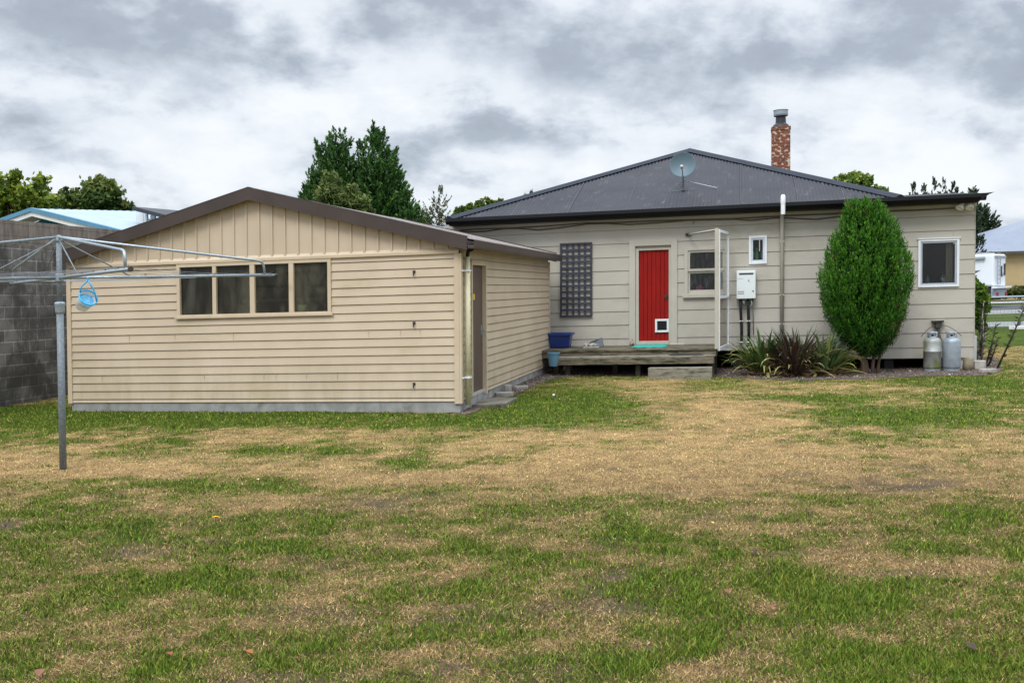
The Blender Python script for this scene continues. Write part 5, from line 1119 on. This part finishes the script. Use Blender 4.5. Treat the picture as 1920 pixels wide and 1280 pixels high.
# ================================================================= neighbours
# blue roofed house over the wall
def nb(px,py,Y): return at(px,py,Y)
t_=thing('neighbour_house','blue house with pale iron roof and white barge boards beyond the block wall','house',(-16.5,31,0))
o_=Vector((-16.5,31,0)); Yn=27.
ap=at(64,391,Yn)-o_; lf_=at(5,412,Yn)-o_; rt=at(246,436,Yn-2.3)-o_
# gable end plane built from apex / eaves, roof runs away to the right-rear
dirn=Vector((9.,6.5,0))
BL=mat('blue_fascia',(.09,.25,.39)); WT=mat('white_barge',(.72,.76,.78)); PR=mat('pale_iron_roof',(.30,.385,.46),(.26,.34,.42),3,.4); BW=mat('blue_wall',(.03,.16,.24))
mb=MB(); corr(mb,rt,rt+dirn,ap,ap+dirn,.2,.006,4); corr(mb,lf_,lf_+dirn,ap,ap+dirn,.2,.006,4); mb.build('roof',PR,t_,smooth=True)
def strip(mb,a,b,dz0,dz1,th=(-.05,-.12,0)):
    th=Vector(th); a,b=Vector(a),Vector(b); u0=Vector((0,0,dz0)); u1=Vector((0,0,dz1))
    vs=[a+u0,b+u0,b+u1,a+u1]; vs+=[v_-th*-1 for v_ in vs]
    mb.add(vs,[(0,1,2,3),(7,6,5,4),(0,4,5,1),(3,2,6,7),(1,5,6,2),(0,3,7,4)])
mb=MB(); strip(mb,lf_,ap,-.09,.02); strip(mb,ap,rt,-.09,.02); mb.build('fascia',BL,t_)
mb=MB(); strip(mb,lf_,ap,-.21,-.091,(-.03,-.08,0)); strip(mb,ap,rt,-.21,-.091,(-.03,-.08,0)); mb.build('barge_board',WT,t_)
ins=Vector((.35,.28,0)); mb=MB(); mb.add([lf_+ins+Vector((0,0,-.20)),ap+ins+Vector((0,0,-.20)),rt+ins+Vector((0,0,-.20)),Vector((rt.x+ins.x,rt.y+ins.y,0)),Vector((lf_.x+ins.x,lf_.y+ins.y,0))],[(4,3,2,1,0)])
d2=dirn*.95; mb.add([rt+ins+Vector((0,0,-.20)),rt+ins+d2+Vector((0,0,-.20)),Vector((rt.x+ins.x,rt.y+ins.y,0))+d2,Vector((rt.x+ins.x,rt.y+ins.y,0))],[(0,1,2,3)]); mb.build('wall',BW,t_)
mb=MB(); 
for a,b in ((lf_,ap),(ap,rt)): mb.add([a+Vector((0,0,-.19)),b+Vector((0,0,-.19)),b+ins+Vector((0,0,-.19)),a+ins+Vector((0,0,-.19))],[(0,1,2,3)])
mb.build('soffit',mat('pale_soffit',(.42,.45,.46)),t_)
# clerestory lean-to with dark roof
Yc=26.; t_=thing('clerestory_building','dark skillion roofed clerestory with white posts rising beyond the garage roof','building',tuple(at(290,600,Yc).xy)+(0,)); o_=Vector(t_.location)
a=at(248,387,Yc)-o_; b=at(322,406,Yc)-o_; bk_=Vector((1.5,5,.1))
mb=MB(); mb.add([a,b,b+bk_,a+bk_,a-Vector((0,0,.10)),b-Vector((0,0,.10)),b+bk_-Vector((0,0,.10)),a+bk_-Vector((0,0,.10))],[(0,1,2,3),(7,6,5,4),(0,4,5,1),(1,5,6,2),(2,6,7,3),(3,7,4,0)]); mb.build('roof',mat('dark_skillion',(.035,.04,.05)),t_)
mb=MB()
for px,r_ in ((262,.10),(272,.05),(286,.06),(303,.06)):
    q=at(px,420,Yc+.5)-o_; zt=a.z+(b.z-a.z)*((q.x-a.x)/(b.x-a.x))-.1; mb.box(q.x-r_,q.x+r_,q.y,q.y+.12,q.z-.6,zt)
builds(mb,'post',WT,t_)
q0=at(256,432,Yc+.8)-o_; q1=at(335,432,Yc+.8)-o_; mb=MB(); mb.box(q0.x,q1.x,q0.y,q0.y+3,0,q0.z+.1); mb.prism([(at(258,400,Yc+.8).x-o_.x,q0.z+.1),(q1.x,q0.z+.1),(q1.x,b.z-.15),(at(258,400,Yc+.8).x-o_.x,a.z-.2)],'y',q0.y+.3,q0.y+2.9); mb.build('wall',mat('slate_wall',(.06,.08,.10)),t_)

# right side: street
def quadz(name,pts,z,m_,kind='structure'):
    mb=MB(); mb.add([(x,y,z) for x,y in pts],[tuple(range(len(pts)))]); return tag(mb.build(name,m_),None,None,kind=kind)
def band(y0,y1): return None
ASPH=mat('asphalt',(.07,.07,.075),(.055,.055,.06),3,.9); PAV=mat('concrete_pavement',(.22,.225,.22),(.18,.185,.18),2,.9)
def strip_ground(name,ya,yb,z,m_):      # strip parallel to the house front, at ground distances read along x=1885
    a=G(1885,ya)[1]; b=G(1885,yb)[1]; sl2=-.05; pts=[(5,a+.05*13),(160,a-sl2*-1*0-.05*140),(160,b-.05*140),(5,b+.05*13)]; return quadz(name,pts,z,m_)
strip_ground('pavement',611,602,.012-.03,PAV); strip_ground('pavement',587,579.5,.012-.03,PAV); strip_ground('road',579,571,.016-.03,ASPH); strip_ground('kerb',568.5,565,.06-.03,mat('pale_kerb',(.33,.33,.31)))
# wire fence
Yf=G(1885,616)[1]; t_=thing('wire_fence','galvanised wire mesh fence with top rail beyond the right side of the house','fence',(at(1800,600,Yf).x,Yf,0)); x0=0; x1=at(2050,600,Yf).x-at(1800,600,Yf).x
zr=at(1885,556.7,Yf).z; mb=MB(); mb.tube([(x0,0,zr),(x1,0,zr)],.035,8); mb.build('top_rail',GALV,t_)
for i in range(4): 
    mb=MB(); X_=x0+.9+i*2.6; mb.tube([(X_,.02,-.1),(X_,.02,zr)],.03,8); mb.build('post',GALVD,t_)
mb=MB(); 
for i in range(int(x1/.13)): mb.tube([(.13*i,0,.05),(.13*i,0,zr)],.0045,3,False)
for i in range(9): mb.tube([(0,0,.05+i*.13),(x1,0,.05+i*.13)],.004,3,False)
mb.build('mesh',GALVD,t_)
q=at(1905,617,Yf-1); t_=thing('white_board','long white timber rail lying before the wire fence','board',(q.x,q.y,.0)); mb=MB(); mb.box(-.25,3,-.1,.0,.02,.13); mb.build('board_body',mat('white_timber',(.75,.75,.73)),t_,bevel=.01)
# tan house
Yh=84.; o_=Vector(at(1800,600,Yh)); o_.z=0; t_=thing('neighbour_house','tan walled house with wide grey hip roof across the street','house',o_)
ez=at(1890,471,Yh).z; xr=at(2300,500,Yh).x-o_.x; xl=at(1780,500,Yh).x-o_.x
mb=MB(); mb.box(xl+.6,xr,0,10,-.5,ez); mb.build('wall',mat('tan_render',(.50,.375,.20),(.46,.34,.18),1,.8,.1),t_)
rt_=at(2050,375,Yh+6)-o_; mb=MB(); le=Vector((xl,-.6,ez-.02)); re=Vector((xr,-.6,ez+.15)); a1=Vector((rt_.x,6,rt_.z))
d1=at(1828,448,Yh)-o_; 
mb.add([le,re,Vector((xr,6,a1.z)),a1],[(0,1,2,3)]); mb.add([le,a1,Vector((xl,12,ez))],[(0,1,2)]); mb.build('roof',mat('blue_grey_iron',(.20,.23,.29),(.18,.21,.27),1,.5),t_)
mb=MB(); mb.box(xl,xr,-.72,-.6,ez-.22,ez-.02); mb.build('gutter',mat('dark_eave',(.08,.08,.08)),t_)
c=at(1905,548,Yh-3); c.z=0
bush('low_hedge','low olive hedge along the foot of the tan house wall','hedge' and c.x,c.y,0,[blob(c,1880,550,Yh-3,20,8),blob(c,1910,547,Yh-3,20,10),blob(c,1935,548,Yh-3,20,9)],2500,.35,[(0,(.03,.05,.015)),(.6,(.10,.12,.03)),(1,(.2,.18,.06))],cat='hedge')
# motorhome: side faces left-front, rear faces right-front
Yv=62.; rc=at(1863,560,Yv); t_=thing('motorhome','white motorhome parked across the street showing its rear and side','motorhome',(rc.x,rc.y,0),R(-62)); 
# local: +x = rear face direction (to the right), length runs along -x ... rear plane at y=0 facing -y rotated
zt=at(1863,476,Yv).z; zl=at(1863,537,Yv).z; WV=2.3
# rear face spans local x 0..WV ; side face spans local y 0..6.6 at x=0
t_.rotation_euler=(0,0,0)
ux=Vector((at(1886,500,Yv+1.6).x-rc.x,1.6,0)).normalized(); uy=Vector((-ux.y,ux.x,0)); t_.rotation_euler=(0,0,math.atan2(ux.y,ux.x)); WV=(Vector((at(1887,500,Yv+1.6).x-rc.x,1.6,0))).length
VW=mat('motorhome_white',(.76,.80,.84),(.72,.76,.80),1,.35); VD=mat('motorhome_dark_trim',(.03,.035,.05)); VG=mat('motorhome_grey_trim',(.35,.38,.42))
mb=MB(); mb.box(0,WV,0,6.4,zl,zt); body=mb.build('body',VW,t_,bevel=.12)
mb=MB(); mb.box(-.18,-.01,.5,5.5,zt-.32,zt-.12); mb.build('awning',VG,t_,bevel=.05)
mb=MB(); mb.box(.3,WV-.3,.6,1.2,zt,zt+.12); mb.box(.4,WV-.5,2.,2.8,zt,zt+.14); mb.build('roof_vent',VG,body)
mb=MB(); mb.box(WV*.52,WV*.66,-.03,-.002,zl+.9*(zt-zl)-1.2,zt-.75); wfr=mb.build('window',VD,body)
mb=MB(); mb.box(WV*.80,WV*.93,-.03,-.002,zt-1.35,zt-.6); mb.build('window',VD,body)
mb=MB(); mb.box(.10,WV*.94,-.05,-.002,zt-.22,zt-.10); mb.build('light_bar',VG,body)
mb=MB(); mb.prism([(WV*.6,zl+.55*(zt-zl)-.55),(WV*.72,zl+.5*(zt-zl)-.4),(WV*.95,zl+.5*(zt-zl)+.15),(WV*.85,zl+.5*(zt-zl)+.1)],'y',-.02,-.002); mb.build('rear_graphic',VG,body)
mb=MB(); mb.prism([(1.0,zl+.75),(2.6,zl+.5),(3.6,zl+.15),(1.2,zl+.45)],'x',-.02,-.002); mb.prism([(.8,zl+1.05),(2.0,zl+.95),(1.4,zl+.72)],'x',-.02,-.002); mb.build('side_graphic',mat('motorhome_plum',(.10,.06,.09)),body)
mb=MB(); 
for x in (.2,.42): mb.tube([(WV*x,-.08,zl+.1),(WV*x,-.08,zt-.1)],.025,6)
for i in range(9): mb.tube([(WV*.2,-.08,zl+.2+i*.27),(WV*.42,-.08,zl+.2+i*.27)],.018,5)
mb.build('ladder',VG,body)
mb=MB(); mb.box(-.25,WV+.3,-.25,.05,zl-.12,zl-.002); mb.build('bumper',VW,t_)
mb=MB(); mb.box(.12,WV-.12,-.1,.2,zl-.75,zl-.13); mb.build('rear_panel',VG,t_)
for x in (.18,WV-.48):
    mb=MB(); mb.box(x,x+.3,-.14,-.101,zl-.62,zl-.38); mb.build('tail_light',mat('tail_light_red',(.35,.03,.02)),t_)
for y in (1.6,5.4):
    for x in (.05,WV-.3):
        mb=MB(Matrix.Translation((x,y,.38))@Matrix.Rotation(R(90),4,'Y')); mb.lathe([(0,0),(.22,0),(.24,.02),(.38,.0),(.40,.05),(.40,.2),(.38,.25),(0,.25)],n=20); wh_=mb.build('wheel',DMAT,t_)
mb=MB(); mb.box(.1,WV-.1,.25,6.,.45,zl-.002); mb.build('chassis',DMAT,t_)
mb=MB(); mb.box(.1,WV-.1,6.4,7.6,.5,2.); mb.build('cab',VW,t_,bevel=.15)

# ================================================================= the land rises gently to the right: apply to everything
bpy.context.view_layer.update()
for o in list(sc.objects):
    if o.type!='MESH': continue
    root=o
    while root.parent: root=root.parent
    Mw=np.array(o.matrix_world); me=o.data
    n=len(me.vertices); a=np.empty(n*3,dtype=np.float32); me.vertices.foreach_get('co',a); a=a.reshape(-1,3).astype(float)
    wx=a@Mw[0,:3]+Mw[0,3]; dz=K*(wx-(root.location.x if root is not o else 0.))
    Mi=np.linalg.inv(Mw[:3,:3]); a+=dz[:,None]*Mi[:,2][None]
    me.vertices.foreach_set('co',a.astype(np.float32).ravel()); me.update()
for o in sc.objects:
    if o.type=='EMPTY' and o.parent is None: o.location.z+=K*o.location.x
